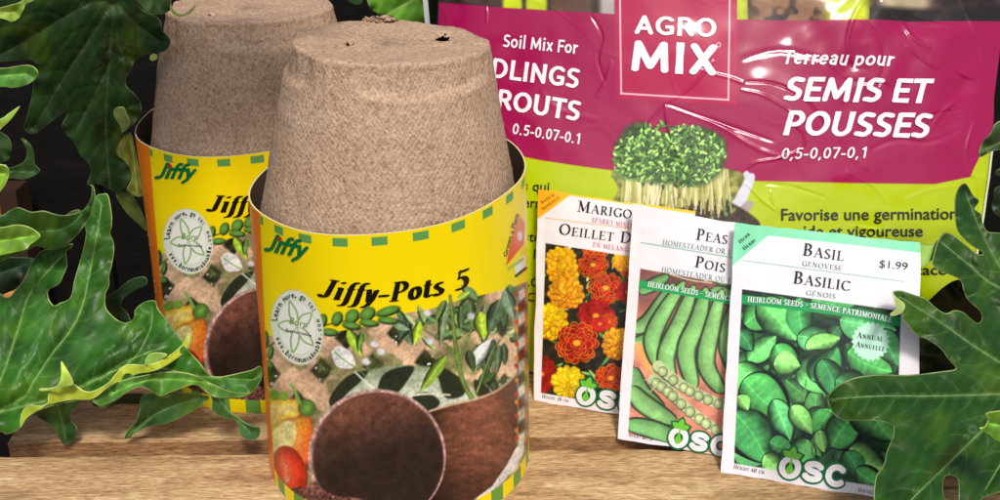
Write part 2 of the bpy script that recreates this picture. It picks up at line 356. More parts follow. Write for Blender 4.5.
def bold_glyphs(txt, w=.10, shear=0.0, gap=.05):
    k = ('B', txt, w, shear, gap)
    if k in _fc: return _fc[k]
    V, T, hz, x0 = [], [], [], 0.0
    nib = [(w * cos(t), w * .92 * sin(t)) for t in np.linspace(pi / 8, 2 * pi + pi / 8, 8, endpoint=False)]; sq = [(w * x, w * .92 * y) for x in (-1, 1) for y in (-1, 1)]
    for ch in txt:
        g = B_[ch]; layer = 0
        for st in g[1]:
            N = len(st)
            for i_, (a, b) in enumerate(zip(st[:-1], st[1:])):
                strt = N < 6 or abs(a[0] - b[0]) < 1e-6 or abs(a[1] - b[1]) < 1e-6
                # square ends at free terminals of straight stems, round joints elsewhere
                pa = sq if (strt and i_ == 0 and (abs(a[0] - b[0]) < .02 or abs(a[1] - b[1]) < .02)) else nib; pb = sq if (strt and i_ == N - 2 and (abs(a[0] - b[0]) < .02 or abs(a[1] - b[1]) < .02)) else nib
                n = max(1, int(math.hypot(b[0] - a[0], b[1] - a[1]) / .2))
                for j in range(n):
                    p, q = [(a[0] + (b[0] - a[0]) * (j + e) / n, a[1] + (b[1] - a[1]) * (j + e) / n) for e in (0, 1)]
                    hp = hull([(p[0] + o[0], p[1] + o[1]) for o in (pa if j == 0 else nib)] + [(q[0] + o[0], q[1] + o[1]) for o in (pb if j == n - 1 else nib)]); base = len(V); layer += 1
                    for h_ in hp: V.append((x0 + h_[0] + shear * h_[1], h_[1])); hz.append(layer * 2.5e-6)
                    for i in range(1, len(hp) - 1): T.append((base, base + i, base + i + 1))
        x0 += g[0] + gap
    V = np.array(V); V[:, 0] -= V[:, 0].min(); _fc[k] = (V, np.array(T), V[:, 0].max(), np.array(hz)); return _fc[k]

class Lettering:                                   # collects words of one ink, laid on a surface
    def __init__(s, surf, h=3.6e-4): s.surf = surf; s.h = h; s.V = []; s.T = []; s.n = 0
    def add(s, gl, pts, cap, up=None):
        """pts: baseline as 2 or 3 sheet positions; cap: capital height; up: unit up direction"""
        V, T, w, hz = gl; P = [np.array(p, float) for p in pts]
        t = V[:, 0] / w
        if len(P) == 2:
            B = P[0] + t[:, None] * (P[1] - P[0]); D = np.tile(P[1] - P[0], (len(V), 1))
        else:
            c = 2 * P[1] - .5 * (P[0] + P[2]); a = (1 - t)[:, None]; b = t[:, None]
            B = a * a * P[0] + 2 * a * b * c + b * b * P[2]; D = 2 * a * (c - P[0]) + 2 * b * (P[2] - c)
        D = D / np.linalg.norm(D, axis=1)[:, None]
        U = np.stack([D[:, 1], -D[:, 0]], -1) if up is None else np.tile(np.array(up, float), (len(V), 1))
        Q = B + U * (V[:, 1] * cap)[:, None]
        s.put(Q, T, hz)
    def put(s, Q, T, hz=0.0):
        s.V.append(s.surf.pt(Q[:, 0], Q[:, 1], s.h + hz)); s.T.append(np.asarray(T) + s.n); s.n += len(Q)
    def shape(s, pts, hz=0.0, step=3.0, sm=False):
        """a filled outline, finely meshed so that it follows the surface"""
        pts = crom(pts) if sm else np.array(pts, float)
        Q, T = fill(pts, step); s.put(Q, T, hz)
    def build(s, name, mat, parent, origin=None):
        return np_mesh(name, np.concatenate(s.V), [np.concatenate(s.T)], mat, parent, smooth_=True, origin=origin)
def fill(pts, step=3.0, jit=0.0, seed=1):
    pts = np.asarray(pts, float); out = []
    n = len(pts)
    for i in range(n):
        a, b = pts[i], pts[(i + 1) % n]; k = max(1, int(np.hypot(*(b - a)) / step))
        for j in range(k): out.append(a + (b - a) * j / k)
    out = np.array(out); x0, y0 = out.min(0); x1, y1 = out.max(0)
    gx, gy = np.meshgrid(np.arange(x0, x1, step), np.arange(y0, y1, step * .9)); gx = gx + (np.arange(gx.shape[0]) % 2)[:, None] * step * .5
    gx, gy = gx.ravel(), gy.ravel()
    if len(gx):
        d = poly_sd(gx, gy, out); m = d < -step * .45; inner = np.stack([gx[m], gy[m]], -1)
    else: inner = np.zeros((0, 2))
    allp = np.concatenate([out, inner]) if len(inner) else out
    r = delaunay_2d_cdt([Vector(p) for p in allp], [], [list(range(len(out)))], 1, 1e-5)
    return np.array([tuple(v) for v in r[0]]), np.array([list(f) for f in r[2] if len(f) == 3])

# ------------------------------------------------------------------ surfaces that carry print
class Plane:
    def __init__(s, X, Y, yaw, lean, z0=0.0, bow=None):
        yaw, lean = radians(yaw), radians(lean)
        s.B = np.array([X, Y, z0]); s.r = np.array([cos(yaw), sin(yaw), 0]); nh = np.array([-sin(yaw), cos(yaw), 0])
        s.u = nh * sin(lean) + np.array([0, 0, cos(lean)]); s.n = -nh * cos(lean) + np.array([0, 0, sin(lean)])
        s.bow = bow
    def st(s, u, v, off=0.0):
        r = ray(u, v); B = s.B + 0 * r
        B = B + s.n * np.asarray(off)[..., None] if np.ndim(off) else B + s.n * off
        t = ((B - C0) @ s.n) / (r @ s.n); p = C0 + r * t[..., None] - B
        return p @ s.r, p @ s.u
    def xyz(s, a, b, h=0.0):
        return s.B + np.asarray(a)[..., None] * s.r + np.asarray(b)[..., None] * s.u + (np.asarray(h) + np.zeros(np.shape(a)))[..., None] * s.n
    def pt(s, u, v, h=0.0):
        if s.bow is None:
            a, b = s.st(u, v); return s.xyz(a, b, h)
        off = np.zeros(np.shape(u))
        for _ in range(4):
            a, b = s.st(u, v, off); off = s.bow(a, b)
        return s.xyz(a, b, off + h)
class Cone:
    def __init__(s, X, Y, rb, rt, h): s.X, s.Y, s.rb, s.rt, s.h = X, Y, rb, rt, h
    def tz(s, u, v):
        r = ray(u, v); k = (s.rt - s.rb) / s.h
        ox, oy = -s.X, -s.Y; e = s.rb + k * H
        a = r[..., 0] ** 2 + r[..., 1] ** 2 - (k * r[..., 2]) ** 2
        b = 2 * (ox * r[..., 0] + oy * r[..., 1] - e * k * r[..., 2]); c = ox * ox + oy * oy - e * e
        q = np.maximum(b * b - 4 * a * c, 0); t = (-b - np.sqrt(q)) / (2 * a)
        x, y, z = ox + t * r[..., 0], oy + t * r[..., 1], H + t * r[..., 2]
        return np.arctan2(x, -y), z / (1 + (s.k * x + s.m * y + s.z0) / s.h)
    k, m, z0 = .08, .05, .004                                # the card ring sits a little askew
    def xyz(s, th, z, h=0.0):
        R = s.rb + (s.rt - s.rb) * z / s.h + h + s.dent(th, z)
        return np.stack([s.X + R * np.sin(th), s.Y - R * np.cos(th), z * (1 + (s.k * R * np.sin(th) - s.m * R * np.cos(th) + s.z0) / s.h) + 0 * th], -1)
    def dent(s, th, z): return 0.0006 * np.sin(3 * th + .8) + .0004 * np.sin(7 * th + z * 30)
    def pt(s, u, v, h=0.0):
        th, z = s.tz(u, v); return s.xyz(th, z, h)

# ------------------------------------------------------------------ setting: boards, wall darkened for shade, ground
def wood_mat(name, c1, c2, c3, sc=1.0, bump=.5):
    m, n, l, b = new_mat(name)
    tc = nd(n, 'ShaderNodeTexCoord'); mp = nd(n, 'ShaderNodeMapping'); mp.inputs['Scale'].default_value = (6.5 * sc, 62 * sc, 62 * sc)
    l.new(tc.outputs['Object'], mp.inputs[0])
    a = nd(n, 'ShaderNodeTexNoise', Scale=1.3, Detail=10.0, Roughness=.74, Distortion=.35); l.new(mp.outputs[0], a.inputs['Vector'])
    mp2 = nd(n, 'ShaderNodeMapping'); mp2.inputs['Scale'].default_value = (130 * sc, 900 * sc, 900 * sc); l.new(tc.outputs['Object'], mp2.inputs[0])
    f = nd(n, 'ShaderNodeTexNoise', Scale=1.0, Detail=6.0, Roughness=.8); l.new(mp2.outputs[0], f.inputs['Vector'])
    mp3 = nd(n, 'ShaderNodeMapping'); mp3.inputs['Scale'].default_value = (1, 1.8, 1.8); l.new(tc.outputs['Object'], mp3.inputs[0])
    g = nd(n, 'ShaderNodeTexNoise', Scale=22.0, Detail=4.0, Roughness=.6); l.new(mp3.outputs[0], g.inputs['Vector'])
    r = nd(n, 'ShaderNodeValToRGB'); e = r.color_ramp.elements
    e[0].position = .28; e[0].color = (*lin(c1), 1); e[1].position = .72; e[1].color = (*lin(c3), 1)
    x = e.new(.5); x.color = (*lin(c2), 1); l.new(a.outputs['Fac'], r.inputs[0])
    mx = nd(n, 'ShaderNodeMixRGB', blend_type='OVERLAY'); mx.inputs[0].default_value = .9
    fc_ = nd(n, 'ShaderNodeMapRange'); fc_.inputs[1].default_value = .3; fc_.inputs[2].default_value = .7; l.new(f.outputs['Fac'], fc_.inputs[0])
    l.new(r.outputs[0], mx.inputs[1]); l.new(fc_.outputs[0], mx.inputs[2])
    mx2 = nd(n, 'ShaderNodeMixRGB', blend_type='OVERLAY'); mx2.inputs[0].default_value = .5
    l.new(mx.outputs[0], mx2.inputs[1]); l.new(g.outputs['Fac'], mx2.inputs[2])
    mp4 = nd(n, 'ShaderNodeMapping'); mp4.inputs['Scale'].default_value = (9 * sc, 150 * sc, 150 * sc); l.new(tc.outputs['Object'], mp4.inputs[0])
    ck = nd(n, 'ShaderNodeTexNoise', Scale=1.0, Detail=2.0, Distortion=.25); l.new(mp4.outputs[0], ck.inputs['Vector'])
    cr = nd(n, 'ShaderNodeMapRange'); cr.inputs[1].default_value = .68; cr.inputs[2].default_value = .71; cr.inputs[3].default_value = 1; cr.inputs[4].default_value = .42; l.new(ck.outputs['Fac'], cr.inputs[0])
    m5 = nd(n, 'ShaderNodeMixRGB', blend_type='MULTIPLY'); m5.inputs[0].default_value = 1; l.new(mx2.outputs[0], m5.inputs[1]); l.new(cr.outputs[0], m5.inputs[2])
    kn = nd(n, 'ShaderNodeTexVoronoi', Scale=9.0); mp5 = nd(n, 'ShaderNodeMapping'); mp5.inputs['Scale'].default_value = (.8, 1.6, 1.6); l.new(tc.outputs['Object'], mp5.inputs[0]); l.new(mp5.outputs[0], kn.inputs['Vector'])
    kr = nd(n, 'ShaderNodeMapRange'); kr.inputs[1].default_value = .04; kr.inputs[2].default_value = .11; kr.inputs[3].default_value = .55; kr.inputs[4].default_value = 1; l.new(kn.outputs['Distance'], kr.inputs[0])
    m6 = nd(n, 'ShaderNodeMixRGB', blend_type='MULTIPLY'); m6.inputs[0].default_value = 1; l.new(m5.outputs[0], m6.inputs[1]); l.new(kr.outputs[0], m6.inputs[2]); mx2 = m6
    l.new(mx2.outputs[0], b.inputs['Base Color']); b.inputs['Roughness'].default_value = .75; b.inputs['Specular IOR Level'].default_value = .2
    s = nd(n, 'ShaderNodeMath', operation='ADD'); l.new(f.outputs['Fac'], s.inputs[0]); l.new(a.outputs['Fac'], s.inputs[1])
    bp = nd(n, 'ShaderNodeBump', Strength=bump, Distance=.0012); l.new(s.outputs[0], bp.inputs['Height']); l.new(bp.outputs[0], b.inputs['Normal'])
    return m
def board(name, L, D, T, mat, parent, loc, rz, seed, chips=()):
    """a sawn board with a slightly worn, uneven outline"""
    nx = int(L / .003); ny = max(4, int(D / .006)); xs = np.linspace(-L / 2, L / 2, nx); ys = np.linspace(0, D, ny)
    X, Y = np.meshgrid(xs, ys)
    e0 = (noise(X, X * 0, .02, seed, 3) - .5) * .0016; e1 = (noise(X, X * 0 + 5, .02, seed + 3, 3) - .5) * .0016
    k = Y / D; Yt = Y + e0 * (1 - k) + e1 * k
    for cx, w, dp, side in chips:
        g = np.exp(-((X - cx) / w) ** 4) * dp * (noise(X, X * 0, .004, seed + 9) * .5 + .7)
        Yt = Yt + g * ((1 - k) ** 6 if side == 0 else -(k ** 6))
    Z = (noise(X, Y, .05, seed, 3) - .5) * .0012 - .0008 * (np.clip(1 - Y / .002, 0, 1) + np.clip(1 - (D - Y) / .002, 0, 1))
    V = np.stack([X, Yt, Z], -1).reshape(-1, 3); n = len(V)
    V = np.concatenate([V, V * [1, 1, 0] + [0, 0, -T]])
    q = grid_quads(ny, nx); qb = grid_quads(ny, nx, n)[:, ::-1]
    def strip(a): return np.stack([a[:-1], a[1:], a[1:] + n, a[:-1] + n], -1)
    top = np.arange(nx); bot = np.arange(nx) + (ny - 1) * nx; le = np.arange(ny) * nx; ri = le + nx - 1
    F_ = [q, qb, strip(top)[:, ::-1], strip(bot), strip(le), strip(ri)[:, ::-1]]; o = np_mesh(name, V, F_, [mat, EDGE], parent, midx=np.concatenate([np.full(len(f_), 0 if i_ < 2 else 1) for i_, f_ in enumerate(F_)]), smooth_=False)
    o.location = loc; o.rotation_euler = (0, 0, rz); return o
WOOD = wood_mat('weathered_wood', (142, 106, 72), (194, 158, 114), (222, 190, 146))
EDGE = wood_mat('sawn_edge', (128, 90, 58), (166, 124, 84), (192, 150, 108))
table = tag(empty('wooden_tabletop', (0, .47, 0)), kind='structure')
RZ = radians(1.25)
board('board', 1.5, .20, .03, WOOD, table, (.48, -.2060 + .0115, 0), RZ, 3, chips=((-.38, .012, .002, 1), (-.43, .006, .0025, 1)))
board('board', 1.5, .135, .028, WOOD, table, (.486, .0185, 0), RZ, 8)
SHADED = wood_mat('shaded_board', (8, 6, 5), (13, 10, 9), (22, 17, 14), .6, .3)  # brown boards coloured almost black for the deep shade at the back
wall = tag(empty('back_wall', (0, .92, 0)), kind='structure')
for i in range(14):
    bm = bmesh.new(); bmesh.ops.create_cube(bm, size=1)
    for v in bm.verts: v.co = Vector((v.co.x * .093, v.co.y * .02, v.co.z * 1.6))
    bmesh.ops.bevel(bm, geom=bm.edges[:], offset=.002, segments=1)
    o = bm_obj('board', bm, SHADED, wall, False); o.location = (-.72 + i * .1, (i % 2) * .006, 0)
bm = bmesh.new(); bmesh.ops.create_grid(bm, x_segments=8, y_segments=8, size=6)
g_ = bm_obj('ground', bm, flat_mat('dark_soil', (40, 34, 28), .9), None); g_.location = (0, 2, -.75); tag(g_, kind='structure')
# sawn timber block fixed to the wall, far left
post = empty('timber_block', (-.470, .88, -.13))
bm = bmesh.new(); bmesh.ops.create_cube(bm, size=1)
for v in bm.verts: v.co = Vector((v.co.x * .052, v.co.y * .03, v.co.z * .118 + .059))
bmesh.ops.bevel(bm, geom=bm.edges[:], offset=.003, segments=2)
bm_obj('rail', bm, wood_mat('backlit_wood', (196, 120, 62), (226, 150, 84), (240, 176, 112), 1.0, .3), post, False)  # backlight on the wood is put into its bright orange colour
bm = bmesh.new(); bmesh.ops.create_cube(bm, size=1)
for v in bm.verts: v.co = Vector((v.co.x * .016 + .0345, v.co.y * .026, v.co.z * .124 + .062))
bm_obj('side_batten', bm, flat_mat('brown_stain', (58, 38, 28), .7), post, False)
tag(post, 'orange sawn timber block behind the leaves at the far left edge', 'timber block')

# ------------------------------------------------------------------ pressed fibre pots
def fibre_mat():
    m, n, l, b = new_mat('pressed_fibre')
    tc = nd(n, 'ShaderNodeTexCoord'); sp = nd(n, 'ShaderNodeSeparateXYZ'); l.new(tc.outputs['Object'], sp.inputs[0])
    at2 = nd(n, 'ShaderNodeMath', operation='ARCTAN2'); l.new(sp.outputs[0], at2.inputs[0]); l.new(sp.outputs[1], at2.inputs[1])
    def wave(kt, kz):
        a = nd(n, 'ShaderNodeMath', operation='MULTIPLY'); a.inputs[1].default_value = kt; l.new(at2.outputs[0], a.inputs[0])
        z = nd(n, 'ShaderNodeMath', operation='MULTIPLY_ADD'); z.inputs[1].default_value = kz; l.new(sp.outputs[2], z.inputs[0]); l.new(a.outputs[0], z.inputs[2])
        s = nd(n, 'ShaderNodeMath', operation='SINE'); l.new(z.outputs[0], s.inputs[0]); return s
    w1, w2 = wave(150, 2100), wave(150, -2500)
    n1 = nd(n, 'ShaderNodeTexNoise', Scale=560.0, Detail=3.0, Roughness=.75); n2 = nd(n, 'ShaderNodeTexNoise', Scale=55.0, Detail=5.0, Roughness=.6)
    n3 = nd(n, 'ShaderNodeTexVoronoi', Scale=170.0)
    for x in (n1, n2, n3): l.new(tc.outputs['Object'], x.inputs['Vector'])
    r = nd(n, 'ShaderNodeValToRGB'); e = r.color_ramp.elements
    e[0].position = .26; e[0].color = (*lin((122, 94, 74)), 1); e[1].position = .76; e[1].color = (*lin((234, 206, 178)), 1)
    x = e.new(.46); x.color = (*lin((186, 154, 128)), 1)
    mx = nd(n, 'ShaderNodeMixRGB'); mx.inputs[0].default_value = .22; l.new(n1.outputs['Fac'], mx.inputs[1]); l.new(n2.outputs['Fac'], mx.inputs[2]); l.new(mx.outputs[0], r.inputs[0])
    dk = nd(n, 'ShaderNodeMapRange'); dk.inputs[1].default_value = .06; dk.inputs[2].default_value = .17; dk.inputs[3].default_value = .45; dk.inputs[4].default_value = 1
    l.new(n3.outputs['Distance'], dk.inputs[0])
    n4 = nd(n, 'ShaderNodeTexNoise', Scale=90.0); l.new(tc.outputs['Object'], n4.inputs['Vector'])
    th = nd(n, 'ShaderNodeMapRange'); th.inputs[1].default_value = .50; th.inputs[2].default_value = .55; l.new(n4.outputs['Fac'], th.inputs[0])
    m2 = nd(n, 'ShaderNodeMixRGB', blend_type='MULTIPLY'); l.new(th.outputs[0], m2.inputs[0]); l.new(r.outputs[0], m2.inputs[1]); l.new(dk.outputs[0], m2.inputs[2])
    ad = nd(n, 'ShaderNodeMath', operation='MULTIPLY_ADD'); ad.inputs[1].default_value = .6; l.new(w2.outputs[0], ad.inputs[0]); l.new(w1.outputs[0], ad.inputs[2])
    sc = nd(n, 'ShaderNodeMath', operation='MULTIPLY_ADD'); sc.inputs[1].default_value = .065; 
    zm = nd(n, 'ShaderNodeMapRange'); zm.inputs[1].default_value = .0880; zm.inputs[2].default_value = .0893; zm.inputs[3].default_value = 1; zm.inputs[4].default_value = 0; l.new(sp.outputs[2], zm.inputs[0])
    am = nd(n, 'ShaderNodeMath', operation='MULTIPLY'); l.new(ad.outputs[0], am.inputs[0]); l.new(zm.outputs[0], am.inputs[1]); ad = am
    l.new(ad.outputs[0], sc.inputs[0]); l.new(n1.outputs['Fac'], sc.inputs[2])
    # the pressed pattern also enters the colour: slightly lighter on its ridges
    mr = nd(n, 'ShaderNodeMapRange'); mr.inputs[1].default_value = -1.6; mr.inputs[2].default_value = 1.6; mr.inputs[3].default_value = .93; mr.inputs[4].default_value = 1.06; l.new(ad.outputs[0], mr.inputs[0])
    m3 = nd(n, 'ShaderNodeMixRGB', blend_type='MULTIPLY'); m3.inputs[0].default_value = 1; l.new(m2.outputs[0], m3.inputs[1]); l.new(mr.outputs[0], m3.inputs[2])
    l.new(m3.outputs[0], b.inputs['Base Color']); b.inputs['Roughness'].default_value = .95; b.inputs['Specular IOR Level'].default_value = .1
    bp = nd(n, 'ShaderNodeBump', Strength=.85, Distance=.0011); l.new(sc.outputs[0], bp.inputs['Height']); l.new(bp.outputs[0], b.inputs['Normal'])
    return m
FIBRE = fibre_mat()
POT_T = .0900                                       # pot height; local z = 0 at its rim (pot stands upside down)
def pot_body(seed, holes):
    prof = [(.0618, 0), (.0620, .003), (.0617, .006)]
    for z in np.linspace(.010, .062, 22): prof.append((.0620 - (z - .006) * .208, z))
    prof += [(.0502, .0625), (.0497, .0645), (.0491, .067)]
    for z in np.linspace(.069, .0868, 14): prof.append((.0491 - (z - .067) * .22, z))
    prof += [(.0447, .0884), (.0445, .0893), (.0439, .08985), (.0428, .0900), (.0395, .0899), (.036, .0896)]
    rr = np.linspace(.034, .0004, 40); prof += [(r, .0893 - .0006 * (1 - (r / .034) ** 2)) for r in rr]
    P = np.array(prof); nt_ = 300; th = np.linspace(0, 2 * pi, nt_, endpoint=False)
    R, TH = np.meshgrid(P[:, 0], th, indexing='ij'); Z = np.tile(P[:, 1][:, None], (1, nt_))
    x, y = R * np.sin(TH), -R * np.cos(TH)
    # the moulded step is only pressed in on part of the pot
    stepm = 0 * Z
    arc_m = TH * 52 + 400; n1 = (noise(arc_m, Z * 1000 + 90, 24, seed, 2) - .5) * .0012 + (noise(arc_m, Z * 1000 + R * 900 + 300, 3.2, seed + 5, 2) - .5) * .0008
    win = lambda a, b: smooth(a - .12, a + .12, TH_) * smooth(b + .12, b - .12, TH_); TH_ = (TH + pi) % (2 * pi) - pi
    blk_ = win(-.15, 1.15) + win(-1.75, -.75) + .5 * win(2.0, 2.9); stepm = .0019 * blk_ * smooth(.0755, .0785, Z + .0016 * np.sin(TH_ * 4)) * smooth(.012, .036, R); n1 = n1 * smooth(0, .02, R) + .00045 * np.cos(9 * TH_ + seed) * smooth(.05, .088, Z) * smooth(.02, .04, R) + .0006 * blk_ * np.exp(-((Z - .0760) / .0014) ** 2)
    side = smooth(.0905, .0885, Z)
    nr = n1 * side - stepm; x = x * (1 + nr / np.maximum(R, .004)); y = y * (1 + nr / np.maximum(R, .004))
    Zt = Z + np.where(Z > .0885, n1 * .8, 0)
    cut = []
    for hx, hy, hr in holes:
        d = np.hypot((x - hx) * 1.0, (y - hy) * .48); wob = 1 + .4 * (noise(x * 1e3 + 99, y * 1e3 + 99, 1.2, seed) - .5)
        Zt = np.where(Z > .086, Zt - .0022 * smooth(hr * 1.5 * wob, hr * .9 * wob, d) + .0004 * np.exp(-((d - hr * 1.9) / .0012) ** 2), Zt); cut.append((d < hr * wob) & (Z > .086))
    V = np.stack([x, y, Zt], -1).reshape(-1, 3); nrw = len(P); V = np.concatenate([V, [[0, 0, .0887]]])
    q = grid_quads(nrw, nt_, 0, True)
    for c_ in cut: q = q[~c_.ravel()[q].any(axis=1)]
    last = (nrw - 1) * nt_; k = np.arange(nt_)
    tri = np.stack([last + k, last + (k + 1) % nt_, np.full(nt_, nrw * nt_)], -1)
    # inner wall
    pi_ = np.array([(.0605, 0), (.059, .01), (.0465, .064), (.0415, .083)]); n0 = len(V)
    R2, TH2 = np.meshgrid(pi_[:, 0], th, indexing='ij'); V2 = np.stack([R2 * np.sin(TH2), -R2 * np.cos(TH2), np.tile(pi_[:, 1][:, None], (1, nt_))], -1).reshape(-1, 3)
    q2 = grid_quads(len(pi_), nt_, n0, True)[:, ::-1]; rim = np.stack([k, n0 + k, n0 + (k + 1) % nt_, (k + 1) % nt_], -1)
    return np.concatenate([V, V2]), [q, q2, rim, tri]
def pix_top(u, v, X, Y, z): r = ray(u, v); t = (z - H) / r[2]; return t * r[0] - X, t * r[1] - Y
FX, FY, BX, BY = -.0519, .4665, -.1366, .569
pot_z = .2169 - POT_T
holes = [(*pix_top(437, 36, FX, FY, .2165), .0031), (*pix_top(344, 45, FX, FY, .2165), .0016)]
V_, P_ = pot_body(4, holes)
pot = np_mesh('fibre_pot', V_, P_, FIBRE); pot.location = (FX - .0004, FY, pot_z + .0008); pot.rotation_euler = (0, radians(1.8), 0)
tag(pot, 'tan fibre pot upside down on top of the front sleeve\'s stack', 'plant pot', 'nested fibre pots')
# a torn tuft of fibre on the far edge of its base
bm = bmesh.new(); rnd = random.Random(4)
tx, ty = -.0085, .0408
for i in range(34):
    m = bmesh.ops.create_icosphere(bm, subdivisions=1, radius=.0006 + rnd.random() * .0011)
    ox, oz = rnd.gauss(0, .0028), abs(rnd.gauss(0, .0011))
    for v in m['verts']: v.co = Vector((v.co.x * 1.8, v.co.y, v.co.z * .7)) + Vector((tx + ox, ty + rnd.gauss(0, .0012), POT_T + oz))
bm_obj('fibre_tuft', bm, FIBRE, pot)
V_, P_ = pot_body(11, [(-.015, -.02, .0016)])
pot2 = np_mesh('fibre_pot', V_, P_, FIBRE); pot2.location = (BX + .0015, BY, pot_z - .0035)
tag(pot2, 'shaded brown fibre pot upside down in the rear sleeve behind', 'plant pot', 'nested fibre pots')

# ------------------------------------------------------------------ printed sleeve round the front stack
CONE = Cone(FX - .0004, FY, .0687, .0648, .1505)
INK_G = flat_mat('ink_green', (0, 118, 62), .3, coat=.5); INK_K = flat_mat('ink_black', (22, 18, 16), .3, coat=.5)
INK_W = flat_mat('ink_white', (240, 238, 232), .35, coat=.4); INK_R = flat_mat('ink_red', (225, 30, 35), .3, coat=.5)
def paint_sleeve(X, Y, Z, TH):
    p = Paint(X, Y, (252, 226, 4)); A = lambda i: np.nonzero(i)[0]
    ph = lambda x, y: None
    # photograph area
    top = [(240, 350), (264, 336), (300, 334), (341, 331), (372, 325), (400, 314), (427, 310), (460, 300), (491, 293), (524, 284), (545, 279), (545, 640), (240, 640)]
    def lattice(x, y, d):
        q1 = (x * .82 + y * .6) / 40.0 + .35; q2 = (x * .75 - y * .72) / 42.0 + .1
        s1 = np.abs((q1 % 1) - .5) * 2; s2 = np.abs((q2 % 1) - .5) * 2
        strip = np.maximum(smooth(.34, .52, s1), smooth(.34, .52, s2))[:, None]
        nn = noise(x, y, 22, 3, 3)[:, None]; n2 = noise(x, y, 5, 8, 2)[:, None]
        tan = np.array([230, 194, 160]) * (.78 + .40 * nn); hole = np.array([62, 66, 42]) * (.4 + 1.3 * n2)
        sp = (noise(x, y, 4, 21, 1) > .83)[:, None]; hole = np.where(sp, [225, 222, 225], hole)
        c = tan * strip + hole * (1 - strip); g = smooth(.48, .62, noise(x, y, 26, 5, 3))[:, None] * .55
        return np.clip(c * (1 - g) + np.array([92, 108, 58]) * (.6 + .8 * n2) * g, 0, 255)
    p.poly(top, lattice)
    # foliage behind
    for i in range(46):
        r = random.Random(i); x = 395 + r.random() * 120; y = 296 + r.random() * 42; a = r.random() * 6.3; L = 10 + r.random() * 14
        if y < 330 - (x - 341) * .27 + 6: continue
        p.leaf(x, y, x + L * cos(a), y + L * sin(a), 3 + r.random() * 3, r.choice([(96, 124, 78), (126, 150, 88), (84, 108, 70), (172, 186, 132)]), seed=i)
    for i in range(20):
        r = random.Random(i + 80); x = 480 + r.random() * 26; y = 296 + r.random() * 95; L = 14 + r.random() * 16; a = 1.2 + r.random() * .9
        p.leaf(x, y, x + L * cos(a), y + L * sin(a), 4, r.choice([(72, 90, 66), (94, 114, 80), (118, 134, 104), (62, 78, 56)]), seed=i)
    for cx, cy in ((366, 362), (374, 344), (381, 352), (427, 313), (471, 316), (430, 341)): p.ell(cx, cy, 4, 3.2, 20, (228, 226, 232), 1.2)
    # watermelon
    mel = lambda a, b, k: np.clip(np.array([208, 214, 196]) - np.array([70, 60, 80]) * (np.abs(b) ** 2)[:, None] + 26 * (noise(a * 50, b * 50, 5, 6, 2) - .5)[:, None], 0, 255)
    p.ell(402, 405, 74, 40, -3, mel, 1.2)
    for pts in ([(329, 402), (338, 385), (352, 374), (368, 371), (360, 382), (345, 396), (338, 412)], [(378, 388), (384, 374), (400, 367), (414, 367), (408, 380), (396, 394), (384, 398)],
                [(437, 366), (452, 372), (466, 384), (462, 396), (446, 398), (440, 384)], [(412, 398), (426, 392), (440, 402), (428, 412)], [(474, 380), (486, 386), (492, 398), (478, 396)]):
        p.poly(pts, (46, 56, 40), .9, True)
    # tomato plant
    for pts, w in (([(472, 398), (464, 384), (459, 366), (455, 340), (452, 312), (450, 296)], 2.7), ([(460, 364), (452, 352), (446, 344)], 1.6), ([(461, 358), (468, 338), (478, 312)], 1.5), ([(455, 352), (440, 340), (424, 330), (418, 327)], 1.1),
                   ([(477, 392), (484, 372), (492, 352), (500, 340)], 1.3), ([(463, 376), (448, 362), (440, 364)], 1.2)):
        p.line(pts, w, w * .6, lambda d, t: np.array([122, 150, 74]) * (1.15 - .45 * d)[:, None])
    for a in ((401, 318, 412, 346, 7, (92, 112, 88)), (409, 322, 399, 340, 5, (70, 90, 66)), (446, 300, 440, 346, 5, (112, 130, 92)), (458, 300, 470, 292, 4, (150, 178, 70)), (480, 312, 484, 340, 8, (168, 198, 62)),
              (420, 322, 414, 345, 5, (170, 200, 60)), (446, 356, 420, 392, 6, (128, 158, 60)), (470, 368, 492, 338, 7, (206, 218, 204)), (468, 350, 474, 372, 5, (66, 84, 56)), (500, 300, 488, 334, 8, (84, 104, 78)),
              (505, 290, 514, 320, 7, (120, 138, 116)), (445, 300, 436, 322, 4, (96, 118, 66)), (484, 384, 496, 372, 5, (60, 88, 44)), (393, 322, 410, 330, 5, (110, 132, 104))):
        p.leaf(*a[:5], a[5], seed=int(a[0]))
    p.line([(402, 397), (425, 394), (450, 395)], 1.2, .8, (222, 222, 200)); p.line([(355, 372), (368, 384), (380, 392)], .8, .8, (226, 226, 210))
    # white single leaf
    p.poly([(332, 352), (338, 346), (348, 350), (354, 358), (355, 366), (347, 369), (337, 366), (333, 359)], (236, 238, 232), .6, True)
    p.line([(335, 352), (344, 360), (356, 368), (368, 378)], .7, .5, (120, 160, 90))
    p.leaf(348, 330, 362, 356, 6, (150, 180, 60), seed=3); p.leaf(362, 332, 358, 352, 4, (96, 128, 60), seed=4)
    # vegetables
    yel = lambda x, y, d: np.clip(np.stack([236 + 10 * noise(x, y, 8, 2), 176 + 44 * smooth(0, 7, d) - 26 * smooth(292, 302, x), 70 + 60 * smooth(3, 9, d)], -1) * (1 - .35 * smooth(3, 0, d))[:, None], 0, 255)
    p.poly([(264, 401), (280, 398), (297, 399), (302, 408), (299, 418), (284, 422), (272, 434), (264, 440)], yel, .7, True)
    p.ell(274, 395, 6, 5, 0, (120, 165, 62)); p.ell(284, 396, 5, 5, 0, (136, 178, 74)); p.ell(307, 408, 9, 9, 20, lambda a, b, k: np.array([126, 178, 78]) * (1.15 - .45 * k)[:, None])
    p.line([(291, 384), (296, 394), (299, 402)], 1.4, 2.2, (150, 196, 96))
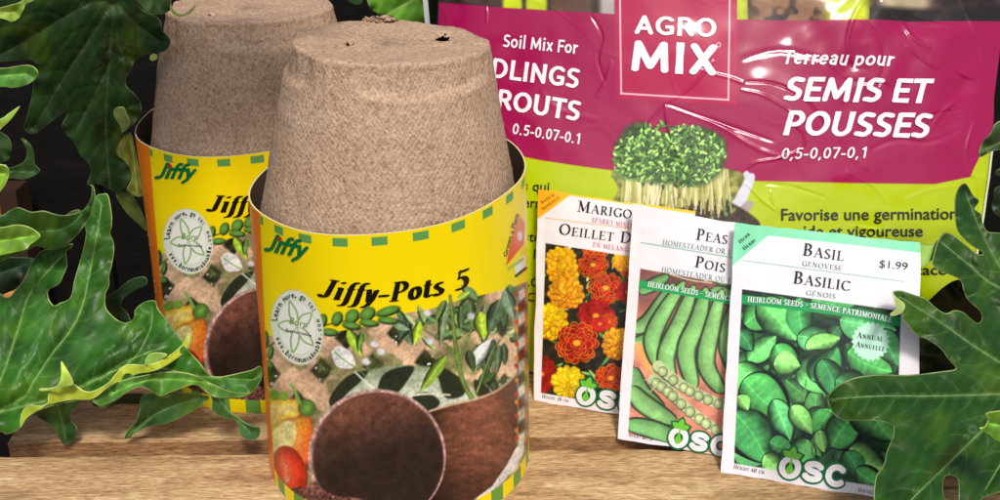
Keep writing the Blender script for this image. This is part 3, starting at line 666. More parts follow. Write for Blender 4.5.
    ora = lambda x, y, d: np.clip(np.stack([np.full_like(x, 236) - 40 * smooth(5, 0, d), 196 - (x - 285) * 2.6 - (y - 430) * 1.0 - 40 * smooth(5, 0, d), 92 - (x - 285) * 2.0], -1), 24, 255)
    p.poly([(268, 440), (275, 426), (286, 420), (302, 416), (312, 420), (313, 450), (306, 466), (290, 470), (272, 462)], ora, .7, True)
    p.poly([(270, 438), (279, 425), (290, 421), (296, 428), (294, 444), (284, 452), (274, 452)], lambda x, y, d: np.array([240, 232, 158]) + 0 * d[:, None], 1.2, True)
    tom = lambda a, b, k: np.clip(np.array([224, 52, 24]) * (1.12 - .42 * k ** 2)[:, None] + np.array([70, 90, 70]) * np.exp(-(((a + .2) / .3) ** 2 + ((b + .2) / .45) ** 2))[:, None], 0, 255)
    p.ell(290, 472, 16.5, 27, -17, tom); p.ell(287, 479, 2.8, 3.4, 0, (236, 170, 140), .8); p.line([(282, 460), (287, 469)], .8, 1.2, (250, 150, 120))
    # right hand pot
    bro = lambda x, y, d: np.clip(np.array([116, 74, 58]) * (.72 + .5 * noise(x * .7, y * 2, 6, 4, 3) + .002 * (x - 440))[:, None] * (1.1 - .5 * smooth(440, 500, y))[:, None] * (1.12 - .5 * np.abs((x - 478) / 42) ** 2)[:, None], 0, 255)
    p.poly([(425, 414), (445, 406), (475, 399), (500, 388), (517, 374), (518, 420), (515, 448), (507, 474), (490, 496), (470, 520), (430, 540), (420, 470)], bro)
    p.line([(430, 411), (450, 405), (476, 399), (498, 390), (518, 373)], 1.1, 1.1, (206, 178, 150))
    # soil and floor of the picture
    soil = lambda x, y, d: np.clip(np.array([92, 56, 46]) * (.35 + 1.4 * noise(x, y, 2.4, 5, 2))[:, None], 0, 255)
    p.poly([(268, 496), (300, 486), (340, 500), (450, 505), (500, 500), (470, 560), (380, 600), (280, 560)], soil)
    # the open pot lying in front
    ins = lambda a, b, k: np.clip((np.array([118, 76, 62]) * (1 - smooth(-1.0, .1, b + .25 * a))[:, None] + np.array([46, 34, 31]) * smooth(-1.0, .1, b + .25 * a)[:, None]) * (.78 + .5 * noise(a * 60, b * 70, 5, 9, 3))[:, None], 0, 255)
    p.ell(377, 457, 69, 68, 0, lambda a, b, k: np.array([206, 170, 160]) * (.65 + .6 * noise(a * 70, b * 70, 2.5, 2, 2))[:, None], .8)
    p.ell(378, 458, 66, 65.5, 0, lambda a, b, k: np.array([120, 82, 72]) + 0 * a[:, None], .8); p.ell(378.5, 459, 64.5, 64, 0, ins, .8)
    p.poly([(288, 512), (302, 494), (314, 482), (322, 488), (336, 496), (358, 498), (378, 512), (360, 560), (300, 560)], lambda x, y, d: np.clip(np.array([126, 84, 76]) * (.25 + 1.5 * noise(x, y, 2.6, 15, 2))[:, None], 0, 255), 1.0, True)
    # narrow side panel with small pictures
    p.poly([(516, 286), (531, 280), (532, 470), (518, 452)], (150, 138, 112))
    for i, y in enumerate(range(292, 440, 12)):
        p.poly([(518, y), (524, y - 4), (526, y + 4), (519, y + 9)], [(226, 218, 206), (110, 40, 26), (214, 206, 190), (70, 52, 40)][i % 4])
        p.ell(516.5, y + 2 + (i % 3) * 2, 2.0, 2.4, 0, (214, 60, 36) if i % 2 == 0 else (226, 150, 60)); p.ell(526.5, y + 3, 1.5, 4, 0, [(224, 132, 52), (84, 96, 56)][i % 2])
    # white foot of the side panel
    p.poly([(524, 438), (524, 452), (514, 470), (503, 482), (489, 494), (470, 510), (466, 506), (492, 486), (506, 466), (516, 448)], (222, 220, 216), .6)
    # triangle mark near the upper right
    p.poly([(518, 214), (525, 222), (524, 244), (506, 266), (511, 240)], lambda x, y, d: np.clip(np.stack([np.full_like(x, 232), 150 - (y - 214) * 1.5, 110 - (y - 214) * 1.6], -1), 20, 255))
    p.ell(520, 236, 2.6, 5, 0, (232, 214, 206)); p.poly([(514, 262), (526, 254), (526, 268), (516, 277)], (240, 240, 236)); p.line([(516, 276), (526, 268)], 1.3, 1.3, (30, 28, 26))
    p.poly([(507, 268), (523, 257), (524, 260), (508, 271)], (176, 196, 60))
    g = (poly_sd(X, Y, top) < 0); gr = 1 + .30 * (noise(X, Y, 2.2, 31, 2) - .5) + .25 * (noise(X, Y, 12, 33, 2) - .5); p.C = np.where(g[:, None], 255 * np.clip(p.C * gr[:, None] / 255, 0, 1) ** 1.1, p.C)
    # leafy branch
    p.line([(262, 350), (290, 335), (318, 327), (345, 321), (372, 316), (400, 312)], .8, .6, (50, 84, 40))
    for cx, cy, a, b, r in ((322, 320, 4.5, 7, 12), (336.5, 318, 5.5, 7.6, 24), (351.5, 315.6, 6.6, 8, 40), (367, 313, 8.4, 6.6, -35), (387.6, 310.6, 12.5, 4.8, -16), (329, 331.6, 9, 4, 6), (351, 325.2, 9.5, 4, 8), (368.5, 322.4, 10, 3.8, 6), (387.6, 320, 10.5, 3.8, 4),
                            (265, 338, 3, 8, 0), (262, 352, 3.4, 7, -20), (270, 352, 3, 7, 10), (268, 364, 6, 4, 30)):
        p.ell(cx + .8, cy + 1, a, b, r, (36, 60, 30)); p.ell(cx, cy, a - .9, b - .9, r, lambda q, s, k: np.array([112, 168, 72]) * (1.05 - .3 * k)[:, None])
    # round seal
    E = lambda s, c: p.ell(297, 327.5, 25.5 * s, 37.5 * s, -12, c)
    E(1.02, (196, 206, 160)); E(1.0, (233, 240, 222)); E(.74, (206, 222, 184)); E(.72, (246, 249, 242))
    for k in range(5):
        a = radians(-95 + 72 * k); q = [(297, 327.5)]
        for da, rr in ((-.62, .22), (-.36, .42), (-.14, .60), (0, .72), (.14, .60), (.36, .42), (.62, .22)):
            x, y = 25.5 * rr * cos(a + da), 37.5 * rr * sin(a + da); c, s = cos(radians(-12)), sin(radians(-12)); q.append((297 + x * c - y * s, 327.5 + x * s + y * c))
        p.line(q[1:] , .75, .75, (132, 176, 92)); p.line([q[0], q[1]], .5, .5, (168, 200, 130))
    # yellow and green border at foot and head, orange edge stripe
    i = A(Z < .0085); k = ((TH[i] / .26) % 1) < .48
    p.C[i] = np.where(k[:, None], (104, 154, 66), (246, 222, 10))
    i = A((Z > .1505 - .0052) & (Z < .1505 - .0012)); k = (((TH[i] + .02) / .262) % 1) < .40; p.C[i] = np.where(k[:, None], (98, 160, 84), p.C[i])
    zz = np.clip((.1505 - Z) / .1505, 0, 1); tl = TH_L + .015 - .02 * zz
    i = A((TH < tl + .37) & (TH > -2.2)); p.mix(i, smooth(.0, .006, tl[i] + .34 - .10 * zz[i] - TH[i]), (244, 128, 22))
    i = A(TH < -2.0); p.C[i] = (250, 214, 20)
    return np.clip(p.C, 0, 255)
TH_L = float(CONE.tz(250, 230)[0]) - .03
def make_sleeve():
    h = CONE.h; az = atan2(FX, FY); phi0 = az
    dense = np.arange(-1.72, 1.72, .0052); coarse = np.arange(1.76, 2 * pi - 1.76, .06)
    th = np.concatenate([dense, coarse]) - az * 1.0
    z = np.linspace(0, h, 310); Z, TH = np.meshgrid(z, th, indexing='ij')
    V = CONE.xyz(TH, Z).reshape(-1, 3); X, Y = proj(V); z1, t1 = Z.ravel(), ((TH.ravel() + pi) % (2 * pi)) - pi
    back = np.tile(np.concatenate([np.zeros(len(dense), bool), np.ones(len(coarse), bool)]), len(z)); X = np.where(back, -999, X)
    C = paint_sleeve(X, Y, z1, t1)
    nt_ = len(th); q = grid_quads(len(z), nt_, 0, True)
    zi = np.linspace(0, h, 12); ti = th[::3]; Zi, TI = np.meshgrid(zi, ti, indexing='ij'); Vi = CONE.xyz(TI, Zi, -.0007).reshape(-1, 3); n0 = len(V)
    qi = grid_quads(len(zi), len(ti), n0, True)[:, ::-1]
    # cut edge of the card
    top = CONE.xyz(th, np.full(nt_, h)); tin = CONE.xyz(th, np.full(nt_, h), -.0007); n1 = n0 + len(Vi); k = np.arange(nt_)
    r1 = np.stack([n1 + k, n1 + nt_ + k, n1 + nt_ + (k + 1) % nt_, n1 + (k + 1) % nt_], -1)[:, ::-1]
    bot = CONE.xyz(th, np.zeros(nt_)); bin_ = CONE.xyz(th, np.zeros(nt_), -.0007); n2 = n1 + 2 * nt_
    r2 = np.stack([n2 + k, n2 + nt_ + k, n2 + nt_ + (k + 1) % nt_, n2 + (k + 1) % nt_], -1)
    V = np.concatenate([V, Vi, top, tin, bot, bin_]); Cc = np.concatenate([C, np.tile([104, 88, 74], (len(Vi), 1)), np.tile([236, 224, 176], (4 * nt_, 1))])
    root = empty('card_sleeve', (FX, FY, 0))
    midx = np.concatenate([np.zeros(len(q)), np.ones(len(qi)), np.zeros(len(r1) + len(r2))])
    o = np_mesh('wrap', V, [q, qi, r1, r2], [print_mat('coated_card', .32, .08, spec=.25), print_mat('raw_card', .85, 0, spec=.15)], root, Cc, midx, origin=(FX, FY, 0))
    def put(L, name, mat): return L.build(name, mat, root, (FX, FY, 0))
    # words
    L = Lettering(CONE); L.add(serif_glyphs('Jiffy-Pots 5', .115, .036, 10, .034, True, .24), [(317, 295.5), (396, 300.5), (474, 283.5)], 19)
    put(L, 'title_lettering', INK_K)
    L = Lettering(CONE); L.add(bold_glyphs('J!ffy', .105, .28, .01), [(262.5, 251.5), (307, 259.5)], 18.5)
    put(L, 'logo_lettering', INK_G)
    L = Lettering(CONE, 3e-4); L.shape(arc(278.5, 240.0, 2.6, 2.6, 0, 360, 14)[:-1]); put(L, 'logo_dot', INK_R)
    L = Lettering(CONE, 3e-4)
    def ring(txt, a0, a1, s, cap, inside):
        c, q = cos(radians(-12)), sin(radians(-12)); f = lambda a: (297 + 25.5 * s * cos(a) * c - 37.5 * s * sin(a) * q, 327.5 + 25.5 * s * cos(a) * q + 37.5 * s * sin(a) * c)
        n = len(txt)
        for i, ch in enumerate(txt):
            if ch == ' ': continue
            wd = .55 if ch not in 'il.,:rt' else .38
            a = radians(a0 + (a1 - a0) * (i + .5) / n); pa = np.array(f(a - .01)); pb = np.array(f(a + .01)); D = (pb - pa) / np.linalg.norm(pb - pa) * (1 if not inside else -1)
            m = np.array(f(a)); L.add(sans_glyphs(ch, .012), [m - D * cap * wd * .5, m + D * cap * wd * .5], cap)
    ring('Learn more, go to:', -160, -22, .80, 5.2, False); ring('www.bornsustainable.com', 172, -8, .95, 5.0, True)
    L.add(sans_glyphs('Sustainable', .006), [(284, 331.5), (311, 337)], 2.6)
    put(L, 'seal_lettering', INK_K)
    L = Lettering(CONE, 3e-4); L.add(sans_glyphs('Born'), [(288, 324), (306, 328)], 6.5); put(L, 'seal_word', flat_mat('ink_leaf', (126, 172, 88), .3))
    L = Lettering(CONE, 3e-4); L.add(sans_glyphs('Grows a Plant', .01), [(507.5, 257), (519.5, 214)], 3.8)
    put(L, 'side_lettering', INK_K)
    L = Lettering(CONE, 3e-4)
    for i in range(3):
        a = (258.5 + i * 3.5, 322 + i * 52); b = (255.2 + i * 3.5, 275 + i * 52); L.add(sans_glyphs('Jiffy-Pots 5', .0, .2), [a, b], 3.0)
    put(L, 'stripe_lettering', INK_W)
    return root
sleeve = make_sleeve()
tag(sleeve, 'yellow printed card sleeve round the front stack of fibre pots', 'sleeve', 'yellow pot sleeves')
sleeve2 = sleeve.copy(); COL.objects.link(sleeve2)
for ch in list(sleeve.children):
    c = ch.copy(); COL.objects.link(c); c.parent = sleeve2
sleeve2.location = (BX, BY, 0); sleeve2.rotation_euler = (0, 0, radians(10.5))
tag(sleeve2, 'yellow printed card sleeve at the rear, half hidden by the front one', 'sleeve')
for i in range(1, 5):                               # pots nested below, carrying the top one
    for src, X, Y, z0, w in ((pot, FX, FY, pot_z, 'front'), (pot2, BX, BY, pot_z - .0035, 'rear')):
        c = src.copy(); COL.objects.link(c); c.location = (X, Y, z0 - i * .0285)
        c['label'] = 'fibre pot nested out of sight inside the %s yellow sleeve' % w

# ------------------------------------------------------------------ seed packets
PAPER = print_mat('packet_paper', .45, .08, spec=.35, crinkle=.25)
def bilin(q, s, t):                                # q: bottom-left, bottom-right, top-right, top-left
    q = np.array(q, float); s = s[..., None]; t = t[..., None]
    return q[0] * (1 - s) * (1 - t) + q[1] * s * (1 - t) + q[2] * s * t + q[3] * (1 - s) * t
def make_packet(plane, corners, dens, painter, seed):
    q = np.array([np.stack(plane.st(np.array(c[0]), np.array(c[1])), -1) for c in corners], float)
    w = max(abs(corners[1][0] - corners[0][0]), 10); h = abs(corners[0][1] - corners[3][1])
    s = np.linspace(0, 1, int(w * dens)); t = np.linspace(0, 1, int(h * dens)); T, S = np.meshgrid(t, s, indexing='ij')
    E = .0006
    wob = lambda x: (noise(x * 30 + seed, x * 0, 4, seed, 2) - .5) * .012
    Sx = S + wob(T) * np.where(S > .5, smooth(.95, 1, S), -smooth(.05, 0, S)) ; Tx = T + wob(S + 3) * np.where(T > .5, smooth(.97, 1, T), -smooth(.03, 0, T))
    ab = bilin(q, Sx, Tx); a, b = ab[..., 0], ab[..., 1]
    W0 = np.linalg.norm(q[1] - q[0]); H0 = np.linalg.norm(q[3] - q[0]); B0 = q.mean(0)
    def bow(a, b):
        x = (a - B0[0]) / W0 * 2; y = (b - B0[1]) / H0 * 2
        m = np.clip(1 - np.abs(x) ** 2.2, 0, 1) * np.clip(1 - np.abs(y) ** 4, 0, 1)
        return .0028 * m + .0016 * (noise(a * 1000 + 700, b * 1000 + 700, 34, seed, 2) - .5) + .0006 * (noise(a * 1000 + 700, b * 1000 + 700, 9, seed + 2, 2) - .5)
    plane.bow = bow
    V = plane.xyz(a, b, bow(a, b)).reshape(-1, 3); X, Y = proj(V)
    C = painter(X, Y)
    nr, nc = len(t), len(s); n = len(V); f = grid_quads(nr, nc)
    ring = np.concatenate([np.arange(nc), (np.arange(1, nr)) * nc + nc - 1, (nr - 1) * nc + np.arange(nc - 2, -1, -1), np.arange(nr - 2, 0, -1) * nc])
    Vb = V[ring] - plane.n * .0011; m = len(ring); k = np.arange(m)
    side = np.stack([ring[k], n + k, n + (k + 1) % m, ring[(k + 1) % m]], -1)
    cen = np.array([V[ring].mean(0) - plane.n * .0045]); back = np.stack([n + (k + 1) % m, n + k, np.full(m, n + m)], -1)
    V = np.concatenate([V, Vb, cen]); C = np.concatenate([C, np.tile([226, 222, 226], (m + 1, 1))])
    base = V[ring[0]]
    root = empty('seed_packet', tuple(base))
    np_mesh('envelope', V, [f, side, back], PAPER, root, C, origin=base)
    return root, base
WH = (238, 235, 242)
def basil_paint(X, Y):
    p = Paint(X, Y, WH); pic = [(742, 289), (901, 311), (895, 489.5), (734, 463.5)]
    p.poly([(700, 200), (960, 230), (950, 256.5), (914, 252), (768, 235.5), (732, 266), (700, 280)], (132, 226, 178))
    p.line([(743, 260.5), (904, 281.5)], .45, .45, (140, 190, 170))
    save = p.C.copy()
    p.poly(pic, lambda x, y, d: np.clip(np.array([26, 46, 42]) * (.6 + 1.2 * noise(x, y, 12, 2, 3))[:, None], 0, 255))
    r = random.Random(12)
    pal = [(80, 162, 88), (102, 184, 104), (66, 142, 82), (128, 198, 108), (58, 126, 76), (90, 170, 106)]
    for i in range(120):
        x = 738 + r.random() * 158; y = 298 + r.random() * 186; a = r.random() * 6.3; L = 16 + r.random() * 16
        sh = .45 + .45 * i / 120; c = np.array(r.choice(pal)) * sh
        p.leaf(x - L / 2 * cos(a), y - L / 2 * sin(a), x + L / 2 * cos(a), y + L / 2 * sin(a), L * (.26 + .1 * r.random()), c, seed=i, curve=r.random() * .2 - .1)
    big = [(745, 324, 790, 300, 13, 0), (760, 300, 796, 340, 13, 1), (800, 298, 806, 342, 11, 2), (836, 300, 876, 296, 8, 3), (748, 360, 776, 336, 9, 1), (776, 345, 800, 378, 11, 0), (798, 336, 838, 350, 11, 5),
           (806, 348, 840, 338, 8, 3), (800, 384, 836, 352, 17, 1), (774, 364, 800, 366, 10, 3), (738, 364, 776, 420, 15, 1), (744, 380, 788, 416, 18, 0), (734, 412, 766, 462, 17, 2), (774, 400, 790, 440, 9, 5),
           (812, 380, 838, 348, 12, 2), (812, 300, 860, 320, 12, 2), (840, 320, 896, 330, 14, 5), (848, 352, 892, 372, 14, 0), (822, 360, 836, 398, 10, 4), (792, 406, 812, 434, 8, 3), (832, 410, 816, 436, 9, 0),
           (808, 440, 794, 462, 10, 1), (820, 430, 824, 452, 6, 3), (770, 442, 792, 448, 8, 2), (832, 446, 862, 410, 13, 0), (856, 396, 892, 440, 17, 1), (850, 448, 884, 470, 13, 3), (846, 452, 860, 480, 9, 2),
           (836, 380, 872, 392, 12, 4), (856, 470, 886, 486, 8, 0), (736, 330, 752, 350, 8, 4), (880, 330, 898, 366, 10, 2), (764, 456, 784, 470, 8, 3), (738, 396, 748, 410, 6, 3)]
    for j, (a, b, c, d, w, k) in enumerate(big):
        dx, dy = (c - a), (d - b); L = math.hypot(dx, dy)
        p.leaf(a - dx / L * 1, b - dy / L * 1, c + 1, d + 1, w * 1.28 + 1.0, (26, 66, 48), seed=j, rnd_=.68)
        p.leaf(a, b, c, d, w * 1.28, np.array(pal[k]) * 1.08, seed=j + 3, curve=.07 * ((j % 3) - 1), rnd_=.68)
    for pts in ([(814, 436), (812, 452), (818, 466)], [(804, 400), (806, 380)], [(790, 440), (778, 452)]): p.line(pts, .9, .9, (104, 160, 96))
    d = poly_sd(X, Y, pic); m = np.clip(.5 + d, 0, 1)[:, None]; p.C = save * m + p.C * (1 - m)
    gr = 1 + (.13 * (noise(X, Y, 2.2, 31, 2) - .5) + .24 * (noise(X, Y, 14, 33, 2) - .5)) * (poly_sd(X, Y, pic) < 0); p.C = p.C * gr[:, None]; p.C = np.where((poly_sd(X, Y, pic) < 0)[:, None], 255 * np.clip(p.C / 255, 0, 1) ** 1.12, p.C)
    p.poly([(742.4, 294.6), (840, 306), (901, 317.5), (900.5, 327), (840, 315.5), (742, 303.8)], (22, 158, 84))
    st = []
    for i in range(44):
        a = 2 * pi * i / 44; rr = 1 if i % 2 == 0 else .88; st.append((870.5 + 19.5 * rr * cos(a), 341.5 + 20 * rr * sin(a)))
    p.poly(st, (190, 240, 216))
    return np.clip(p.C, 0, 255)
def pea_paint(X, Y):
    p = Paint(X, Y, (236, 233, 240)); pic = [(640.2, 268.4), (752, 288), (745, 461), (628, 434)]
    p.line([(641, 242.6), (735, 258)], .45, .45, (100, 170, 140))
    save = p.C.copy()
    p.poly(pic, lambda x, y, d: np.clip(np.array([222, 142, 118]) * (.8 + .35 * noise(x, y, 14, 2, 3))[:, None] - np.array([90, 60, 40]) * smooth(330, 290, y)[:, None], 0, 255))
    def pod(pts, w, c=(122, 174, 106), seed=0):
        P = crom(pts, closed=False)
        i = p._box(P[:, 0].min() - w - 2, P[:, 1].min() - w - 2, P[:, 0].max() + w + 2, P[:, 1].max() + w + 2)
        d, t = line_d(p.X[i], p.Y[i], P)
        ww = w * np.sin(np.clip(t, .001, .999) ** .8 * pi) ** .42; k = d / np.maximum(ww, .3)
        # side of the centre line gives the round
        tx = np.gradient(P[:, 0]); ty = np.gradient(P[:, 1]); j = np.clip((t * (len(P) - 1)).astype(int), 0, len(P) - 1)
        sd_ = np.sign((p.X[i] - P[j, 0]) * ty[j] - (p.Y[i] - P[j, 1]) * tx[j]) * k
        sh = 1.02 + .16 * np.cos((sd_ + .35) * 2.0) - .55 * smooth(.72, 1.0, k) + .12 * (noise(p.X[i], p.Y[i], 6, seed, 2) - .5)
        p.mix(i, .5 + (ww + 1.1 - d), (58, 66, 50)); p.mix(i, .5 + (ww - d), np.clip(np.array(c) * sh[:, None], 0, 255))
    pod([(632, 330), (648, 322), (664, 300), (674, 284)], 8, (116, 162, 100)); pod([(640, 292), (654, 284), (668, 276)], 6, (100, 150, 92)); pod([(630, 344), (650, 338), (662, 330)], 6, (104, 158, 96))
    pod([(706, 270), (722, 280), (740, 282)], 5, (96, 140, 90)); pod([(712, 290), (734, 300), (750, 318)], 8, (110, 160, 100), 8)
    p.poly([(634, 344), (646, 346), (656, 362), (668, 384), (660, 386), (644, 366)], (246, 164, 92), 1.2, True)
    pod([(658, 366), (652, 340), (664, 312), (684, 282)], 8.5, (120, 176, 104), 1); pod([(672, 384), (666, 356), (680, 322), (694, 286)], 9, (130, 186, 112), 2)
    pod([(694, 388), (686, 352), (698, 320), (706, 288)], 9.5, (124, 180, 106), 3); pod([(722, 392), (706, 364), (712, 328), (722, 290)], 9, (126, 182, 108), 4); pod([(742, 380), (728, 350), (732, 318), (742, 296)], 9, (118, 172, 102), 5)
    for c, a in (((698, 275), 4), ((706, 279), 3)): p.ell(c[0], c[1], a, a * .8, 20, (232, 170, 160))
    p.line([(670, 274), (690, 280), (712, 283)], .7, .5, (206, 220, 170))
    pod([(632, 368), (640, 390), (652, 402), (664, 410)], 9, (112, 164, 100), 6); pod([(630, 388), (642, 402), (660, 414), (676, 422)], 9.5, (120, 172, 104), 7); pod([(626, 424), (648, 428), (672, 436), (690, 438)], 9, (110, 166, 100), 9)
    def open_pod(pts, n, w):
        P = crom(pts, closed=False)
        p.line(pts, w * .9, w * .55, (96, 110, 78)); p.line([(a, b - w * .35) for a, b in pts], w * .9, w * .5, (196, 214, 158)); p.line([(a + 1, b + w * .75) for a, b in pts], .9, .9, (214, 222, 190))
        for i in range(n):
            j = int((i + .9) / (n + .6) * (len(P) - 1)); x, y = P[j]
            p.ell(x, y, w * .84, w * .9, 0, (84, 96, 64)); p.ell(x - .2, y - .3, w * .76, w * .8, 0, lambda a, b, k: np.clip(np.array([184, 204, 142]) * (1.1 - .34 * k ** 2)[:, None] + 26 * np.exp(-((a + .3) ** 2 + (b + .35) ** 2) / .1)[:, None], 0, 255))
    open_pod([(658, 368), (684, 388), (708, 400), (736, 410), (752, 414)], 11, 6.0); open_pod([(654, 382), (668, 392), (690, 412), (716, 430), (742, 440)], 11, 6.4)
    for a in ((656, 376, 648, 366), (656, 380, 644, 380), (660, 372, 654, 360), (658, 384, 650, 392)): p.line([a[:2], a[2:]], 1.0, .4, (176, 204, 148))
    d = poly_sd(X, Y, pic); m = np.clip(.5 + d, 0, 1)[:, None]; p.C = save * m + p.C * (1 - m)
    gr = 1 + (.13 * (noise(X, Y, 2.2, 31, 2) - .5) + .24 * (noise(X, Y, 14, 33, 2) - .5)) * (poly_sd(X, Y, pic) < 0); p.C = p.C * gr[:, None]
    p.poly([(639.6, 280), (752, 300), (751.6, 307.5), (638.8, 287.8)], (26, 164, 86))
    return np.clip(p.C, 0, 255)
def marigold_paint(X, Y):
    p = Paint(X, Y, (240, 236, 243)); pic = [(545.4, 243), (690, 266), (688, 418), (541, 393)]
    p.poly([(520, 180), (740, 205), (700, 214.5), (640, 206), (569.6, 195.5), (537.5, 219), (520, 225)], lambda x, y, d: np.stack([np.full_like(x, 250), 176 + 34 * smooth(540, 600, x), 30 + 0 * x], -1))
    p.line([(545.4, 218), (640, 230), (692, 237)], .4, .4, (226, 170, 110))
    save = p.C.copy()
    p.poly(pic, lambda x, y, d: np.clip(np.array([36, 34, 26]) * (.3 + 1.4 * noise(x, y, 6, 2, 3))[:, None], 0, 255))
    r = random.Random(3)
    for i in range(90):
        x = 541 + r.random() * 148; y = 246 + r.random() * 160; a = r.random() * 6.3; L = 6 + r.random() * 12
        p.leaf(x, y, x + L * cos(a), y + L * sin(a), 1.4 + r.random() * 1.2, r.choice([(70, 120, 58), (110, 150, 84), (48, 88, 44), (150, 176, 120)]), seed=i)
    def flower(cx, cy, R, red, seed, sq=1.0, dark=(164, 14, 12), lite=(252, 200, 40), mid=(248, 150, 30)):
        rr = random.Random(seed); rings = 6
        p.ell(cx, cy, R * 1.03, R * sq * 1.03, 0, (90, 30, 16) if red else (176, 84, 14))
        for k in range(rings):
            rad = R * (1 - k / rings) * .82; n = max(5, int(13 * (1 - k / (rings + 1))))
            for j in range(n):
                a = 2 * pi * (j + rr.random() * .7) / n + k; x, y = cx + rad * cos(a), cy + rad * sin(a) * sq; s = R * (.30 - .02 * k)
                if red:
                    p.ell(x, y, s, s * .78, math.degrees(a), lite, .5); p.ell(x - cos(a) * s * .12, y - sin(a) * s * .12, s * 1.0, s * .78, math.degrees(a), np.array(dark) * (.8 + .4 * rr.random()), .6)
                else:
                    g = .82 + .3 * rr.random(); p.ell(x, y, s * 1.0, s * .8, math.degrees(a), np.array(mid) * .8, .6); p.ell(x + .5 * cos(a), y - .6 + .3 * sin(a), s * .86, s * .6, math.degrees(a), np.clip(np.array(lite) * g, 0, 255), .7)
        if red: p.ell(cx, cy, R * .2, R * .16, 0, (250, 176, 40), 1)
    O_ = dict(lite=(255, 196, 22), mid=(240, 130, 16)); Y_ = dict(lite=(255, 216, 20), mid=(236, 150, 10))
    flower(630, 268, 10, True, 20); flower(672, 300, 15, True, 25); flower(664, 344, 15, False, 26, **O_); flower(668, 388, 15, True, 27)
    flower(622, 262, 9, False, 1, **O_); flower(596, 250, 12, True, 2, .6); flower(541, 374, 15, True, 3, 1.2, (150, 16, 18), (176, 30, 22)); flower(593, 265, 14, True, 4, .9); flower(561, 259, 14, False, 5, .75, **O_); flower(563, 272, 15, False, 6, .8, **O_)
    flower(606, 288, 16.5, True, 7, .85); flower(628, 292, 10, True, 8, 1, (158, 18, 20), (190, 40, 24)); flower(566, 294, 17, False, 9, .85, lite=(255, 184, 30), mid=(230, 110, 20)); flower(596, 316, 17, True, 10, .9, (160, 12, 14), (196, 44, 26))
    flower(551, 322, 16, False, 11, 1.1, **Y_); flower(609, 322, 8, True, 12); flower(617, 344, 14, False, 13, 1.1, lite=(255, 190, 30), mid=(236, 110, 20)); flower(600, 324, 8, True, 22, .8, (196, 26, 24), (216, 60, 30))
    flower(577, 343, 20, True, 14, .95); flower(568, 382, 15.5, False, 15, .95, lite=(255, 222, 30), mid=(240, 180, 10)); flower(611, 378, 15, True, 16, .8); flower(640, 366, 12, True, 28)
    d = poly_sd(X, Y, pic); m = np.clip(.5 + d, 0, 1)[:, None]; p.C = save * m + p.C * (1 - m)
    gr = 1 + (.13 * (noise(X, Y, 2.2, 31, 2) - .5) + .24 * (noise(X, Y, 14, 33, 2) - .5)) * (poly_sd(X, Y, pic) < 0); p.C = p.C * gr[:, None]
    return np.clip(p.C, 0, 255)
INK_D = flat_mat('ink_lettering', (34, 32, 36), .4); INK_GR = flat_mat('ink_grey_green', (120, 150, 146), .4); INK_PK = flat_mat('ink_pink', (206, 112, 140), .4)
INK_LG = flat_mat('logo_green', (0, 112, 58), .35); INK_LF = flat_mat('logo_leaf', (110, 200, 60), .35); INK_PW = flat_mat('packet_white', (240, 238, 244), .4)
def slope(a, b, x): return a[1] + (b[1] - a[1]) * (x - a[0]) / (b[0] - a[0])
